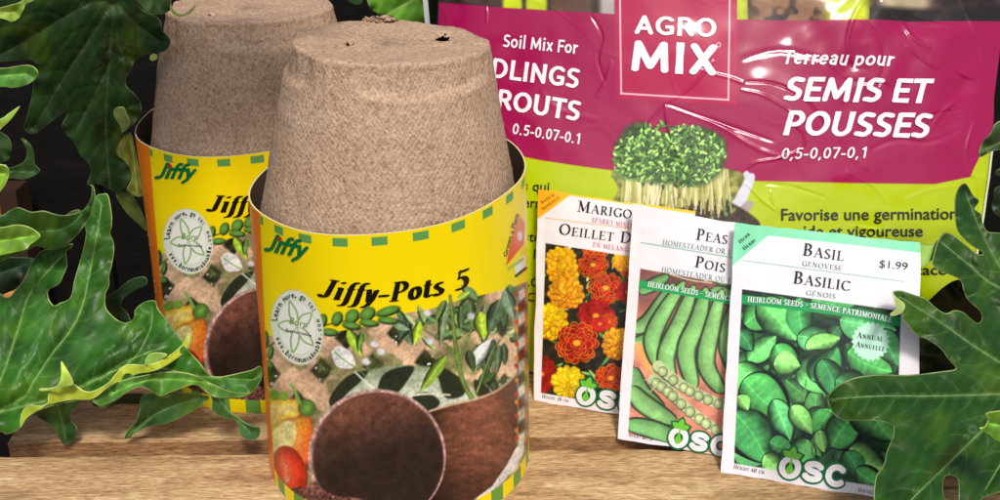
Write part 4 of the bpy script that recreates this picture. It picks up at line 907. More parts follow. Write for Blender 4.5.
def osc(plane, root, base, c0, dx, dy, R):
    """white rounded letters O S C with a green outline; the O holds a drop with a sprout on top"""
    ang = atan2(dy, dx); ca, sa = cos(ang), sin(ang); T = lambda x, y: (c0[0] + x * ca - y * sa, c0[1] + x * sa + y * ca)
    D = math.hypot(dx, dy); w = R * .44
    def letters(L, width, hz):
        import itertools
        o = [T(R * .76 * cos(a), R * .80 * sin(a)) for a in np.linspace(0, 2 * pi, 40)]
        s = [T(D + x * R * .98, -y * R * .80) for x, y in ([(.66, .62), (.35, .86), (-.1, .9), (-.55, .72), (-.62, .38), (-.3, .1), (.3, -.08), (.62, -.34), (.55, -.7), (.1, -.9), (-.4, -.86), (-.72, -.6)])]
        c = [T(D * 2.0 + R * .76 * cos(radians(a)), -R * .80 * sin(radians(a))) for a in range(48, 313, 12)]
        k = 0
        for path in (o, crom(s, closed=False), c):
            P = np.array(path)
            for a, b in zip(P[:-1], P[1:]):
                cir = [(width * cos(t), width * sin(t)) for t in np.linspace(0, 2 * pi, 12, endpoint=False)]
                hp = hull([(a[0] + q[0], a[1] + q[1]) for q in cir] + [(b[0] + q[0], b[1] + q[1]) for q in cir]); k += 1
                L.put(np.array(hp), [(0, i, i + 1) for i in range(1, len(hp) - 1)], hz + k * 3e-6)
    L = Lettering(plane, 2.5e-4); letters(L, w * .66 + R * .20, 0)
    def lens(a, b, wd):
        a = np.array(a); b = np.array(b); d = b - a; n_ = np.array([-d[1], d[0]]) * wd; return [tuple(a)] + [tuple(a + d * t + n_ * sin(pi * t)) for t in (.2, .4, .6, .8)] + [tuple(b)] + [tuple(a + d * t - n_ * sin(pi * t)) for t in (.8, .6, .4, .2)]
    LV = [lens((0, -.95), (.08, -2.05), .30), lens((0, -.95), (.95, -1.35), .30), lens((0, -.95), (-.9, -1.5), .30)]
    LO = [lens((0, -.75), (.08, -2.3), .32), lens((-.1, -.85), (1.2, -1.38), .34), lens((.1, -.85), (-1.12, -1.58), .34)]
    
    for q_, sh_ in enumerate(LO): L.shape([T(x * R, y * R) for x, y in sh_], -1e-5 * (q_ + 1), 2)
    L.build('logo_outline', INK_LG, root, base)
    L = Lettering(plane, 6.5e-4); letters(L, w * .66, 0); L.build('logo_letters', INK_PW, root, base)
    L = Lettering(plane, 1.0e-3)
    for q_, sh_ in enumerate(LV): L.shape([T(x * R, y * R) for x, y in sh_], 1e-5 * q_, 2)
    L.shape([T(x * R, y * R) for x, y in ((-.05, -.9), (.05, -.9), (.14, -.2), (.36, .14), (.28, .50), (0, .64), (-.28, .50), (-.36, .14), (-.14, -.2))], 4e-5, 2)
    L.build('logo_sprout', INK_LF, root, base)
# --- basil (front)
PB = Plane(.1132, .4452, -16.1, 29, .0004)
basil, base = make_packet(PB, [(721, 472.5), (917, 504.5), (920, 243), (735, 222.5)], 2.0, basil_paint, 5)
tag(basil, 'white seed packet with green basil leaves and a price, foremost of the three', 'seed packet', 'seed packets leaning on the bag')
L = Lettering(PB); L.add(serif_glyphs('Basil'), [(802.6, 255.3), (843.5, 261)], 12.4); L.add(serif_glyphs('Basilic'), [(793, 283.2), (849.6, 291)], 12.4)
L.build('title_lettering', INK_D, basil, base); L = Lettering(PB); L.add(serif_glyphs('Annual'), [(856.5, 337.5), (883, 341.3)], 5.6); L.add(serif_glyphs('Annuelle'), [(855.5, 346.6), (884.5, 351.2)], 5.4)
L.build('badge_lettering', INK_D, basil, base); L = Lettering(PB); L.add(serif_glyphs('Height 60 cm'), [(733.5, 468.3), (764, 474)], 4.0); L.build('height_lettering', INK_D, basil, base); L = Lettering(PB); L.add(serif_glyphs('Hauteur 60 cm'), [(858, 491.6), (890, 497)], 4.0)
L.build('height_lettering', INK_D, basil, base); L = Lettering(PB); L.add(serif_glyphs('Herb'), [(740.5, 243.5), (750.5, 235)], 3.6); L.add(serif_glyphs('Herbe'), [(744.5, 250.5), (756.5, 240.5)], 3.6)
L.build('corner_lettering', INK_D, basil, base); L = Lettering(PB); L.add(sans_glyphs('$1.99'), [(879, 267.3), (907.3, 270.2)], 7.4); L.build('price_lettering', INK_D, basil, base)
L = Lettering(PB); L.add(serif_glyphs('GENOVESE'), [(802, 265.6), (842, 270.6)], 4.8); L.add(serif_glyphs('GÉNOIS'), [(806, 294.9), (835.4, 298.8)], 4.8); L.build('variety_lettering', INK_GR, basil, base)
L = Lettering(PB); L.add(serif_glyphs('HEIRLOOM SEEDS • SEMENCE PATRIMONIALE', .09, .05, 10, .045), [(747.5, 301.9), (819, 309.2), (891.5, 322.6)], 5.2); L.build('banner_lettering', INK_PW, basil, base)
osc(PB, basil, base, (790, 467.4), 23.2, 4.1, 10.6)
# --- peas (middle)
PP = Plane(*( (lambda r: (r[0], r[1]))((C0 + ray(618, 438) * (-H / ray(618, 438)[2])))), -17.7, 27, .0004)
peas, base = make_packet(PP, [(618, 438), (806, 472), (820, 238), (632.5, 204.5)], 2.0, pea_paint, 9)
tag(peas, 'white seed packet with green pea pods, between the marigold and basil packets', 'seed packet', 'seed packets leaning on the bag')
L = Lettering(PP); L.add(serif_glyphs('Peas'), [(696, 239.5), (727, 244.2)], 11.2); L.add(serif_glyphs('Pois'), [(694.6, 266.8), (724.6, 272.4)], 11.2)
L.build('title_lettering', INK_D, peas, base); L = Lettering(PP); L.add(serif_glyphs('Height 60 cm'), [(628.8, 436.2), (652, 441)], 3.4); L.build('height_lettering', INK_D, peas, base)
L = Lettering(PP); L.add(serif_glyphs('HOMESTEADER OR LINCOLN'), [(662.4, 244.6), (758, 258.8)], 5.0); L.add(serif_glyphs('HOMESTEADER OU LINCOLN'), [(661.4, 271.8), (758, 287.6)], 5.0); L.build('variety_lettering', INK_GR, peas, base)
L = Lettering(PP); L.add(serif_glyphs('HEIRLOOM SEEDS • SEMENCE PATRIMONIALE', .09, .05, 10, .045), [(647.5, 286.4), (778, 309.4)], 5.0); L.build('banner_lettering', INK_PW, peas, base)
osc(PP, peas, base, (678.6, 437.6), 21.0, 4.0, 9.6)
# --- marigolds (behind, left)
b0 = C0 + ray(533.5, 400) * (-H / ray(533.5, 400)[2])
PM = Plane(b0[0], b0[1], -19.5, 24, .0004)
mari, base = make_packet(PM, [(533.5, 400), (692, 428), (696, 212), (537.5, 189.5)], 1.9, marigold_paint, 14)
tag(mari, 'seed packet with orange and red marigolds and a yellow top edge, leftmost', 'seed packet', 'seed packets leaning on the bag')
L = Lettering(PM); L.add(serif_glyphs('Marigold'), [(577.3, 211.3), (648, 220.8)], 11.0); L.add(serif_glyphs("Oeillet D'Inde"), [(558.8, 234), (668, 248.5)], 11.0)
L.build('title_lettering', INK_D, mari, base); L = Lettering(PM); L.add(serif_glyphs('Height 30 cm'), [(542, 397.6), (568, 402.2)], 3.4); L.build('height_lettering', INK_D, mari, base)
L = Lettering(PM); L.add(serif_glyphs('SPARKY MIXED'), [(591.8, 221.8), (634, 228.3)], 4.6); L.add(serif_glyphs('EN MELANGE'), [(592.8, 246.6), (632, 252.6)], 4.6); L.build('variety_lettering', INK_PK, mari, base)
L = Lettering(PM); L.add(serif_glyphs('Annual'), [(541.5, 204.5), (556, 194.8)], 3.4); L.add(serif_glyphs('Annuelle'), [(542.5, 211), (560.5, 197.8)], 3.4); L.build('corner_lettering', flat_mat('ink_brown', (150, 80, 10), .4), mari, base)
osc(PM, mari, base, (586.3, 395.4), 21.0, 4.1, 9.2)

# ------------------------------------------------------------------ soil bag in clear film
FILM = print_mat('film_print', .5, .7, film=True, spec=.08)
class Bag(Plane):
    pass
BG = Bag(0.0, .545, -3, 27)
aL = float(BG.st(np.array(438.), np.array(10.))[0]); rp = np.array([(1012, -60), (1006, -20), (1002, 40), (994, 100), (993, 150), (985, 215), (973, 290), (957, 345), (948, 372)], float)
ra, rb_ = BG.st(rp[:, 0], rp[:, 1]); o_ = np.argsort(rb_); ra, rb_ = ra[o_], rb_[o_]
BT = .34
def bag_edge(b): return np.interp(b, rb_, ra)
def bag_bow(a, b):
    R = bag_edge(b); x = (a - aL) / (R - aL) * 2 - 1
    m = np.clip(1 - np.abs(x) ** 3.0, 0, 1) ** .75 * smooth(-.01, .07, b) * smooth(.36, .24, b)
    return .022 * m + .004 * (noise(a * 1000 + 900, b * 1000 + 900, 70, 3, 2) - .5) * m ** .3
BG.bow = bag_bow
RID = [([(665, 103), (652, 120), (636, 140)], 2.5, .9), ([(665, 103), (690, 88), (714, 60)], 2.2, 1.1), ([(665, 103), (668, 125), (676, 150), (690, 175)], 2.6, 1.3), ([(665, 103), (700, 116), (735, 128), (775, 142)], 3, 1.2),
       ([(668, 106), (712, 122), (760, 150), (800, 160)], 3.5, 1.0), ([(740, 90), (765, 96), (800, 118), (815, 130)], 2.2, .9), ([(744, 82), (772, 83), (800, 95), (822, 118), (826, 130)], 1.8, 1.5),
       ([(790, 108), (793, 122), (803, 134), (802, 148), (780, 158), (752, 164), (743, 180)], 1.8, 1.5), ([(745, 182), (762, 200), (778, 212)], 1.8, 1.3), ([(765, 184), (790, 186), (826, 198)], 1.8, 1.2),
       ([(770, 190), (774, 204), (785, 216)], 1.6, 1.1), ([(846, 170), (862, 180), (876, 188), (888, 206)], 2.2, 1.1), ([(840, 140), (860, 168), (880, 190)], 3, .8), ([(862, 2), (850, 24), (846, 48), (856, 66)], 3.5, 1.5),
       ([(880, 0), (900, 20), (912, 38), (930, 50)], 3, 1.7), ([(856, 16), (878, 40), (884, 62), (876, 90)], 4, 1.5), ([(895, 10), (925, 22), (960, 26)], 2.5, 1.3), ([(905, 45), (925, 62), (938, 70)], 3, 1.4), ([(918, 118), (940, 113), (960, 110)], 1.8, 1.0),
       ([(940, 60), (965, 75), (985, 80)], 3, 1.1), ([(930, 130), (950, 105), (985, 90)], 3.5, 1.2), ([(590, 14), (602, 35), (598, 60), (606, 84)], 2.2, 1.1), ([(486, 4), (487, 14), (486, 24)], 1.5, .9), ([(612, 60), (606, 80), (596, 98)], 3, .8),
       ([(870, 150), (895, 140), (930, 142), (960, 130)], 4, 1.2), ([(905, 200), (930, 190), (960, 186)], 3, .7), ([(850, 226), (884, 232), (892, 244)], 2.5, 1.2),
       ([(740, 60), (780, 50), (830, 62), (870, 70)], 5, .9), ([(700, 70), (730, 78), (745, 84)], 2.2, .9), ([(960, 0), (975, 30), (985, 60)], 3.5, 1.4), ([(820, 60), (845, 80), (880, 84), (905, 98)], 3.5, 1.2), ([(540, 90), (560, 110), (600, 120)], 5, .6),
       ([(975, 120), (966, 150), (972, 178)], 3, 1.5), ([(972, 176), (980, 200), (978, 230)], 2.5, 1.5)]
def wr(u, v):
    u = np.asarray(u, float); v = np.asarray(v, float); r = np.zeros(u.shape)
    for k, (pts, w, a) in enumerate(RID):
        P = crom(pts, closed=False); m = (u > P[:, 0].min() - 4 * w) & (u < P[:, 0].max() + 4 * w) & (v > P[:, 1].min() - 4 * w) & (v < P[:, 1].max() + 4 * w)
        if not m.any(): continue
        d, t = line_d(u[m], v[m], P[::2] if len(P) > 12 else P); r[m] += a * .00042 * np.exp(-(d / (w * .62)) ** 2) * np.sin(np.clip(t, 0, 1) * pi) ** .5 * (1 if k % 3 else -1)
    cr = np.exp(-(((u - 885) / 60) ** 2 + ((v - 45) / 50) ** 2)) + .6 * np.exp(-(((u - 955) / 35) ** 2 + ((v - 110) / 70) ** 2))
    r += cr * .012 * (noise(u + .5 * v, v, 42, 5, 2) - .5) + .0012 * (noise(u + .3 * v, v - .4 * u + 900, 40, 8, 2) - .5)
    return r
_pl = Plane.pt
def bag_pt(s, u, v, h=0.0): return _pl(s, u, v, h + wr(u, v))
Bag.pt = bag_pt
def bag_paint(X, Y):
    p = Paint(X, Y, (158, 8, 76))
    i = np.arange(len(X)); 
    # picture strip along the top
    TB = [(430, 2), (460, 4), (500, 7.5), (560, 11), (612, 14), (735, 19.5), (800, 20.5), (860, 21), (1010, 21)]
    yb = np.interp(X, *np.array(TB).T); top = np.clip(.5 + (yb - Y), 0, 1)
    def top_col(x, y):
        n1 = noise(x, y * 1.5, 18, 4, 3)[:, None]; c = np.array([44, 32, 26]) + 70 * (n1 - .4) * np.array([1.2, .9, .8])
        def blk(x0, x1, col, soft=1.5):
            nonlocal c
            a = (smooth(x0 - soft, x0 + soft, x) * smooth(x1 + soft, x1 - soft, x))[:, None]; c = c * (1 - a) + np.array(col) * (.85 + .3 * n1) * a
        blk(503, 522, (190, 208, 8), 2.5); blk(526, 547, (184, 204, 10), 2.5); blk(550, 592, (98, 70, 56), 4); blk(600, 616, (180, 172, 168), 4); blk(728, 748, (186, 206, 10)); blk(750, 828, (138, 98, 68), 9)
        blk(826, 868, (192, 206, 14), 7); blk(880, 930, (176, 160, 128), 8)
        h = smooth(.5, .7, noise(x, y, 12, 9, 2))[:, None] * ((x > 748) & (x < 830))[:, None]; c = c * (1 - h) + np.array([40, 24, 20]) * h
        h = smooth(4, 12, y)[:, None] * ((x > 868))[:, None]; c = c * (1 - h) + np.array([34, 26, 22]) * h
        return np.clip(c, 0, 255)
    m = np.nonzero(top > 0)[0]; p.mix(m, top[m], top_col(X[m], Y[m]))
    # lime foot
    LB = [(430, 138), (506, 153), (540, 160), (580, 166), (617, 171), (680, 176), (725, 178.5), (760, 181), (850, 183), (935, 184), (970, 177), (974, 168), (980, 156), (984, 150)]
    yl = np.interp(X, *np.array(LB).T); a = np.clip(.5 + (Y - yl), 0, 1) * (X < 985); m = np.nonzero(a > 0)[0]; p.mix(m, a[m], (178, 198, 0))
    a = np.clip(X - 984, 0, 1) * (Y > 150); m = np.nonzero(a > 0)[0]; p.mix(m, a[m], (176, 194, 12))
    # framed brand square
    p.poly([(613.5, -60), (616.3, 98), (736.4, 106), (737.6, -60)], (176, 12, 74))
    for pts in ([(619.4, -40), (621.2, 93.4)], [(621.2, 93.4), (728.4, 99.8)], [(728.4, 99.8), (730.2, -40)]): p.line(pts, .75, .75, (240, 214, 224))
    p.ell(718.5, 44.8, 2.3, 2.5, 0, (246, 236, 242)); p.ell(718.5, 44.8, 1.5, 1.7, 0, (150, 34, 76))
    # picture of the sprouting cress with a white trowel
    p.poly([(742, 175), (750, 173), (755, 176), (751, 190), (736, 222), (716, 224)], (214, 214, 226), .6, True); p.poly([(744, 203), (752, 201), (752, 208), (738, 224), (728, 224)], (170, 158, 150), .6, True)
    p.poly([(620, 168), (735, 170), (736, 196), (722, 214), (740, 226), (612, 226), (618, 190)], lambda x, y, d: np.clip(np.array([150, 150, 70]) * (.5 + .8 * noise(x, y, 5, 3, 2))[:, None], 0, 255), 1, True)
    p.poly([(690, 204), (725, 200), (760, 226), (700, 230), (680, 216)], lambda x, y, d: np.clip(np.array([60, 44, 34]) * (.4 + 1.2 * noise(x, y, 3, 3, 2))[:, None], 0, 255), 1, True)
    r = random.Random(7)
    for k in range(150):
        x = 622 + r.random() * 106; y = 166 + r.random() * 12; L = 22 + r.random() * 22; b = r.uniform(-5, 5)
        c = r.choice([(222, 218, 160), (198, 192, 110), (236, 232, 196), (170, 168, 84)]); p.line([(x, y), (x + b * .4, y + L * .5), (x + b, y + L)], .7, .6, c)
    p.poly([(614, 150), (620, 136), (628, 126), (642, 122), (656, 130), (668, 134), (684, 127), (700, 126), (716, 132), (726, 142), (726, 160), (718, 176), (700, 186), (684, 182), (660, 184), (640, 180), (622, 176)], lambda x, y, d: np.clip(np.array([62, 92, 44]) * (.5 + noise(x, y, 3, 6, 2))[:, None], 0, 255), 3.0, True)
    for k in range(620):
        a = r.random() * 6.3; rr = sqrt(r.random()); x = 670 + 57 * rr * cos(a); y = 155 + 31 * rr * sin(a) + (3 if x < 640 else 0); y = max(y, 124 + abs(x - 648) * .06 if x < 668 else 128)
        L = 3 + r.random() * 4; b = r.random() * 6.3; up = 1.0 - .4 * (y - 125) / 60
        c = np.array(r.choice([(120, 164, 74), (88, 134, 58), (60, 98, 44), (140, 180, 98), (46, 74, 36), (58, 92, 44), (76, 116, 54), (146, 186, 98)])) * (.65 + .45 * up); p.leaf(x, y, x + L * cos(b), y + L * sin(b), 1.5 + r.random() * .9, c, seed=k)
    for k in range(16):
        x = 612 + r.random() * 10; y = 150 + r.random() * 30; p.ell(x, y, 1.8, 1.4, r.random() * 90, (96, 140, 60))
    for x, y in ((724, 208), (730, 204), (726, 214), (734, 210), (712, 218)): p.ell(x, y, 2.6, 1.8, x * 9, (110, 150, 76))
    return np.clip(p.C, 0, 255)
s = np.linspace(0, 1, 800); b = np.concatenate([np.linspace(0, .247, 500), np.linspace(.25, BT, 30)]); Bm, Sm = np.meshgrid(b, s, indexing='ij')
Am = aL + Sm * (bag_edge(Bm) - aL); V0 = BG.xyz(Am, Bm, bag_bow(Am, Bm)).reshape(-1, 3); X, Y = proj(V0)
C = bag_paint(X, Y); V1 = V0 + BG.n * wr(X, Y)[:, None]; V1[:, 2] = np.maximum(V1[:, 2], .0012)
nr, nc = len(b), len(s); n = len(V1); f = grid_quads(nr, nc)
ring = np.concatenate([np.arange(nc), (np.arange(1, nr)) * nc + nc - 1, (nr - 1) * nc + np.arange(nc - 2, -1, -1), np.arange(nr - 2, 0, -1) * nc]); m = len(ring); k = np.arange(m)
mid = V1[ring].mean(0); inw = (mid - V1[ring]); Vb = V1[ring] - BG.n * .035 + inw * .02; Vb[:, 2] = np.maximum(Vb[:, 2], .0012); Vc = V1[ring] - BG.n * .06 + inw * .10; Vc[:, 2] = np.maximum(Vc[:, 2], .0012)
q1 = np.stack([ring[k], n + k, n + (k + 1) % m, ring[(k + 1) % m]], -1); q2 = np.stack([n + k, n + m + k, n + m + (k + 1) % m, n + (k + 1) % m], -1); cen = [mid - BG.n * .075]
q3 = np.stack([n + m + (k + 1) % m, n + m + k, np.full(m, n + 2 * m)], -1)
bag_o = (float(V1[:, 0].mean()), .56, 0)
bag = empty('soil_bag', bag_o)
np_mesh('film_body', np.concatenate([V1, Vb, Vc, cen]), [f, q1, q2, q3], FILM, bag, np.concatenate([C, np.tile([120, 128, 20], (2 * m + 1, 1))]), origin=bag_o)
tag(bag, 'maroon and lime plastic bag of soil mix standing behind the packets', 'soil bag')
FW = flat_mat('film_white', (240, 234, 240), .34, True, .75); FK = flat_mat('film_black', (30, 32, 14), .34, True, .75)
HB = 6.5e-4
L = Lettering(BG, HB)
L.add(bold_glyphs('AGRO', .09), [(634.4, 34.6), (715.6, 38.0)], 19.8); L.add(bold_glyphs('MIX', .098, 0, .07), [(631, 71.8), (715.4, 76.4)], 32)
L.build('brand_lettering', FW, bag, bag_o)
L = Lettering(BG, HB)
L.add(bold_glyphs('Soil Mix For', .085), [(502.8, 47.4), (577.4, 54.8)], 13.4); L.add(bold_glyphs('SEEDLINGS', .092), [(449, 72.5), (577.6, 89)], 20.5)
L.add(bold_glyphs('SPROUTS', .095), [(466, 104.8), (578.4, 121.8)], 21); L.add(bold_glyphs('0.5-0.07-0.1', .078), [(512, 134.4), (579, 144.6)], 11.6)
L.build('english_lettering', FW, bag, bag_o)
L = Lettering(BG, HB)
L.add(bold_glyphs('Terreau pour', .085, .2), [(784, 64.6), (893.5, 67.4)], 14.6); L.add(bold_glyphs('SEMIS ET', .098, .2), [(783, 101.4), (933, 104.2)], 25); L.add(bold_glyphs('POUSSES', .098, .2), [(782.5, 135.6), (932, 138.8)], 25.5)
L.add(bold_glyphs('0,5-0,07-0,1', .072, .18), [(781.5, 159.8), (867, 158.4)], 12)
L.build('french_lettering', FW, bag, bag_o)
L = Lettering(BG, HB)
L.add(sans_glyphs('Favorise une germination', .012), [(781, 220.4), (957, 219.2)], 11.5); L.add(sans_glyphs('rapide et vigoureuse', .012), [(781, 236.6), (922.5, 236.4)], 11)
L.add(sans_glyphs('efficace', .012), [(893, 275.4), (946, 274.4)], 10)
L.build('right_text', FK, bag, bag_o)
L = Lettering(BG, HB)
for t_, x0, y0, x1 in (('s qui', 523, 190.3, 549), ('ern', 523.5, 207, 541), ('ste', 524, 241, 540), ('s h', 522, 258, 540), ('RO', 523, 286, 540), ('C', 527, 301, 535)):
    L.add(sans_glyphs(t_, .012), [(x0, y0), (x1, y0 + (x1 - x0) * .06)], 9.5 if t_.islower() else 8.5)
L.build('left_text', FK, bag, bag_o)
# pale film seam down the right edge
P = np.array([(992, 150), (988, 182), (983.5, 215), (977, 252), (970, 290), (958, 340)], float); P = crom(P, closed=False)
A_ = BG.pt(P[:, 0] - 1.2, P[:, 1], .0008); B_ = BG.pt(P[:, 0] + .6, P[:, 1], .0012); n_ = len(P); i_ = np.arange(n_ - 1)
np_mesh('seam', np.concatenate([A_, B_]), [np.stack([i_, i_ + 1, i_ + 1 + n_, i_ + n_], -1)[:, ::-1]], flat_mat('film_seam', (214, 216, 190), .3, coat=.5), bag, origin=bag_o)

# ------------------------------------------------------------------ foliage
def leaf_mat(name, rough, coat, trans=0.12):
    m, n, l, b = new_mat(name)
    a = nd(n, 'ShaderNodeVertexColor', layer_name='print'); tc = nd(n, 'ShaderNodeNewGeometry')
    n1 = nd(n, 'ShaderNodeTexNoise', Scale=60.0, Detail=6.0, Roughness=.65); n2 = nd(n, 'ShaderNodeTexNoise', Scale=14.0, Detail=3.0); n3 = nd(n, 'ShaderNodeTexVoronoi', Scale=900.0)
    for x in (n1, n2, n3): l.new(tc.outputs['Position'], x.inputs['Vector'])
    mx = nd(n, 'ShaderNodeMixRGB', blend_type='OVERLAY'); mx.inputs[0].default_value = .35; l.new(a.outputs[0], mx.inputs[1]); l.new(n1.outputs['Fac'], mx.inputs[2])
    mx2 = nd(n, 'ShaderNodeMixRGB', blend_type='OVERLAY'); mx2.inputs[0].default_value = .4; l.new(mx.outputs[0], mx2.inputs[1]); l.new(n2.outputs['Fac'], mx2.inputs[2])
    l.new(mx2.outputs[0], b.inputs['Base Color'])
    r = nd(n, 'ShaderNodeMapRange'); r.inputs[1].default_value = .35; r.inputs[2].default_value = .7; r.inputs[3].default_value = rough - .08; r.inputs[4].default_value = rough + .15
    l.new(n1.outputs['Fac'], r.inputs[0]); l.new(r.outputs[0], b.inputs['Roughness'])
    b.inputs['Coat Weight'].default_value = coat; b.inputs['Coat Roughness'].default_value = .3; b.inputs['Specular IOR Level'].default_value = .26
    s = nd(n, 'ShaderNodeMath', operation='MULTIPLY_ADD'); s.inputs[1].default_value = .12; l.new(n3.outputs['Distance'], s.inputs[0]); l.new(n1.outputs['Fac'], s.inputs[2])
    bp = nd(n, 'ShaderNodeBump', Strength=.35, Distance=.0012); l.new(s.outputs[0], bp.inputs['Height']); l.new(bp.outputs[0], b.inputs['Normal'])
    return m
LEAF = leaf_mat('leaf_blade', .38, .0); FOLD = leaf_mat('leaf_underside', .55, .0)
def make_leaf(parent, pts, Y, veins=(), top=(58, 92, 48), rim=(196, 212, 140), mat=None, ruf=.004, lam=38.0, seed=1, step=3.2, name='leaf', vcol=None, spots=0, fold=None, cup=0.0, var=.35, edge=None, branch=0):
    """a leaf blade with thickness: outline pts in sheet units, Y gives the depth of each place, veins are grooved lines"""
    O = crom(pts, 10); n0 = len(O)
    ar = 0.5 * np.sum(O[:, 0] * np.roll(O[:, 1], -1) - np.roll(O[:, 0], -1) * O[:, 1])
    tn = np.roll(O, -1, 0) - np.roll(O, 1, 0); tn /= np.linalg.norm(tn, axis=1)[:, None] + 1e-9; nn = np.stack([tn[:, 1], -tn[:, 0]], -1) * (1 if ar > 0 else -1)
    ins = O - nn * .85; ok = poly_sd(ins[:, 0], ins[:, 1], O) < -.8; ins = ins[ok]
    x0, y0 = O.min(0); x1, y1 = O.max(0)
    gx, gy = np.meshgrid(np.arange(x0, x1, step), np.arange(y0, y1, step * .87)); gx = gx + (np.arange(gx.shape[0]) % 2)[:, None] * step * .5
    r = np.random.RandomState(seed); gx = gx.ravel() + r.rand(gx.size) * .5; gy = gy.ravel() + r.rand(gy.size) * .5
    m = poly_sd(gx, gy, O) < -(1.15 + step * .45); inner = np.stack([gx[m], gy[m]], -1)
    mains = [crom(vn, 10, closed=False) for vn in veins]; sides = []
    if branch:
        for P in mains:
            seg = np.linalg.norm(np.diff(P, axis=0), axis=1); cum = np.concatenate([[0], np.cumsum(seg)]); tot_ = cum[-1]; q_ = branch * .6; k_ = 0
            while q_ < tot_ - branch * .7:
                p0 = np.array([np.interp(q_, cum, P[:, 0]), np.interp(q_, cum, P[:, 1])]); p1 = np.array([np.interp(q_ + 2, cum, P[:, 0]), np.interp(q_ + 2, cum, P[:, 1])]); dd = (p1 - p0) / (np.linalg.norm(p1 - p0) + 1e-9)
                sg = 1 if k_ % 2 else -1; n_ = np.array([-dd[1], dd[0]]) * sg; Lb = branch * (1.5 + .8 * r.rand())
                pts_ = [p0, p0 + (dd * .6 + n_ * .8) * Lb * .35, p0 + (dd * .72 + n_ * .62) * Lb * .7, p0 + (dd * .86 + n_ * .5) * Lb]; sides.append(crom(pts_, 10, closed=False)); q_ += branch * (.42 + .2 * r.rand()); k_ += 1
    vp = []
    for P in mains + sides:
        sg_ = np.linalg.norm(np.diff(P, axis=0), axis=1); cm = np.concatenate([[0], np.cumsum(sg_)]); qq = np.arange(0, cm[-1], 2.2); px_ = np.interp(qq, cm, P[:, 0]); py_ = np.interp(qq, cm, P[:, 1])
        if len(qq) < 3: continue
        tx_, ty_ = np.gradient(px_), np.gradient(py_); ln = np.hypot(tx_, ty_) + 1e-9
        for o_ in (0, .95, -.95): vp.append(np.stack([px_ - ty_ / ln * o_, py_ + tx_ / ln * o_], -1))
    if vp:
        vp = np.concatenate(vp); vp = vp[poly_sd(vp[:, 0], vp[:, 1], O) < -2.0]
        if len(vp) and len(inner):
            keep = np.ones(len(inner), bool)
            for a_ in range(0, len(inner), 2000): keep[a_:a_ + 2000] = (np.abs(inner[a_:a_ + 2000, None, 0] - vp[None, :, 0]) + np.abs(inner[a_:a_ + 2000, None, 1] - vp[None, :, 1])).min(1) > 1.7
            inner = np.concatenate([inner[keep], vp])
    allp = np.concatenate([O, ins, inner]); R = delaunay_2d_cdt([Vector(p) for p in allp], [], [list(range(n0))], 1, 1e-6)
    Q = np.array([tuple(v) for v in R[0]]); T = np.array([list(f) for f in R[2] if len(f) == 3])
    u, v = Q[:, 0], Q[:, 1]
    sdv = poly_sd(u, v, O); dist = np.maximum(-sdv, 0); _, arc_ = line_d(u, v, np.concatenate([O, O[:1]])); L = np.sum(np.linalg.norm(np.roll(O, -1, 0) - O, axis=1)); s = arc_ * L
    D = Y(u, v); ph = seed * 1.7
    wv = np.sin(2 * pi * s / lam + ph + 1.5 * np.sin(2 * pi * s / (lam * 2.7))) * (.6 + .6 * noise(s, s * 0, lam, seed))
    D = D + ruf * .45 * wv * np.exp(-(dist / 12) ** 1.3)
    D = D - cup * np.exp(-dist / 14)
    D = D + (noise(u + 999, v + 999, 46, seed, 1) - .5) * .007 * smooth(0, 25, dist)
    c = np.tile(np.array(top, float), (len(Q), 1)); c = c * (1 + var * (noise(u + 50, v + 50, 22, seed + 2, 3) - .5) * 2)[:, None]
    yel = np.array([40, 34, -6]); c = c + yel * (smooth(.55, .8, noise(u + 500, v, 30, seed + 5, 2)) * .5)[:, None]
    for P in sides:
        bx = (u > P[:, 0].min() - 8) & (u < P[:, 0].max() + 8) & (v > P[:, 1].min() - 8) & (v < P[:, 1].max() + 8)
        if not bx.any(): continue
        d, t = line_d(u[bx], v[bx], P); D[bx] += .0004 * np.exp(-(d / 2.0) ** 2); a = (np.exp(-(d / .8) ** 2) * .42 * (1 - t))[:, None]; vc = np.array(vcol if vcol is not None else np.array(top) * 1.35 + 26); c[bx] = c[bx] * (1 - a) + vc * a
    for k, vn in enumerate(veins):
        P = crom(vn, 10, closed=False); d, t = line_d(u, v, P); wv_ = .9 * (1 - .5 * t)
        D = D + .0009 * np.exp(-(d / 3.5) ** 2) - .0015 * np.exp(-((d - 14) / 10.0) ** 2)
        vc = np.array(vcol if vcol is not None else np.array(top) * 1.35 + 26); a = np.exp(-(d / (wv_ + .25)) ** 2)[:, None]; c = c * (1 - a) + vc * a
    if veins:                                       # fine side veins
        P = crom(veins[0], 10, closed=False); c = c * (1 + .07 * np.sin((u * .9 + v * .5) * .55 + 4 * noise(u, v, 30, seed)))[:, None]
    if edge is not None: a = smooth(16, 0, dist)[:, None] * .6 * noise(s, s * 0, 26, seed + 8)[:, None]; c = c * (1 - a) + np.array(edge) * a
    rimw = .8 * smooth(.75, .1, dist)[:, None]; c = c * (1 - rimw) + np.array(rim) * rimw * (.75 + .35 * noise(s, s * 0, 14, seed + 3)[:, None])
    if spots:
        for i in range(spots):
            j = r.randint(len(Q)); rr = 1.2 + 3.0 * r.rand(); dd = np.hypot(u - Q[j, 0], (v - Q[j, 1]) * 1.3); a = (.30 * r.rand() * np.exp(-((dd - rr) / .9) ** 2))[:, None]; c = c * (1 - a) + np.array([186, 196, 190]) * a
    V = at(u, v, D); th = .0006; n = len(V); Vb = V + np.array([0, th, 0])
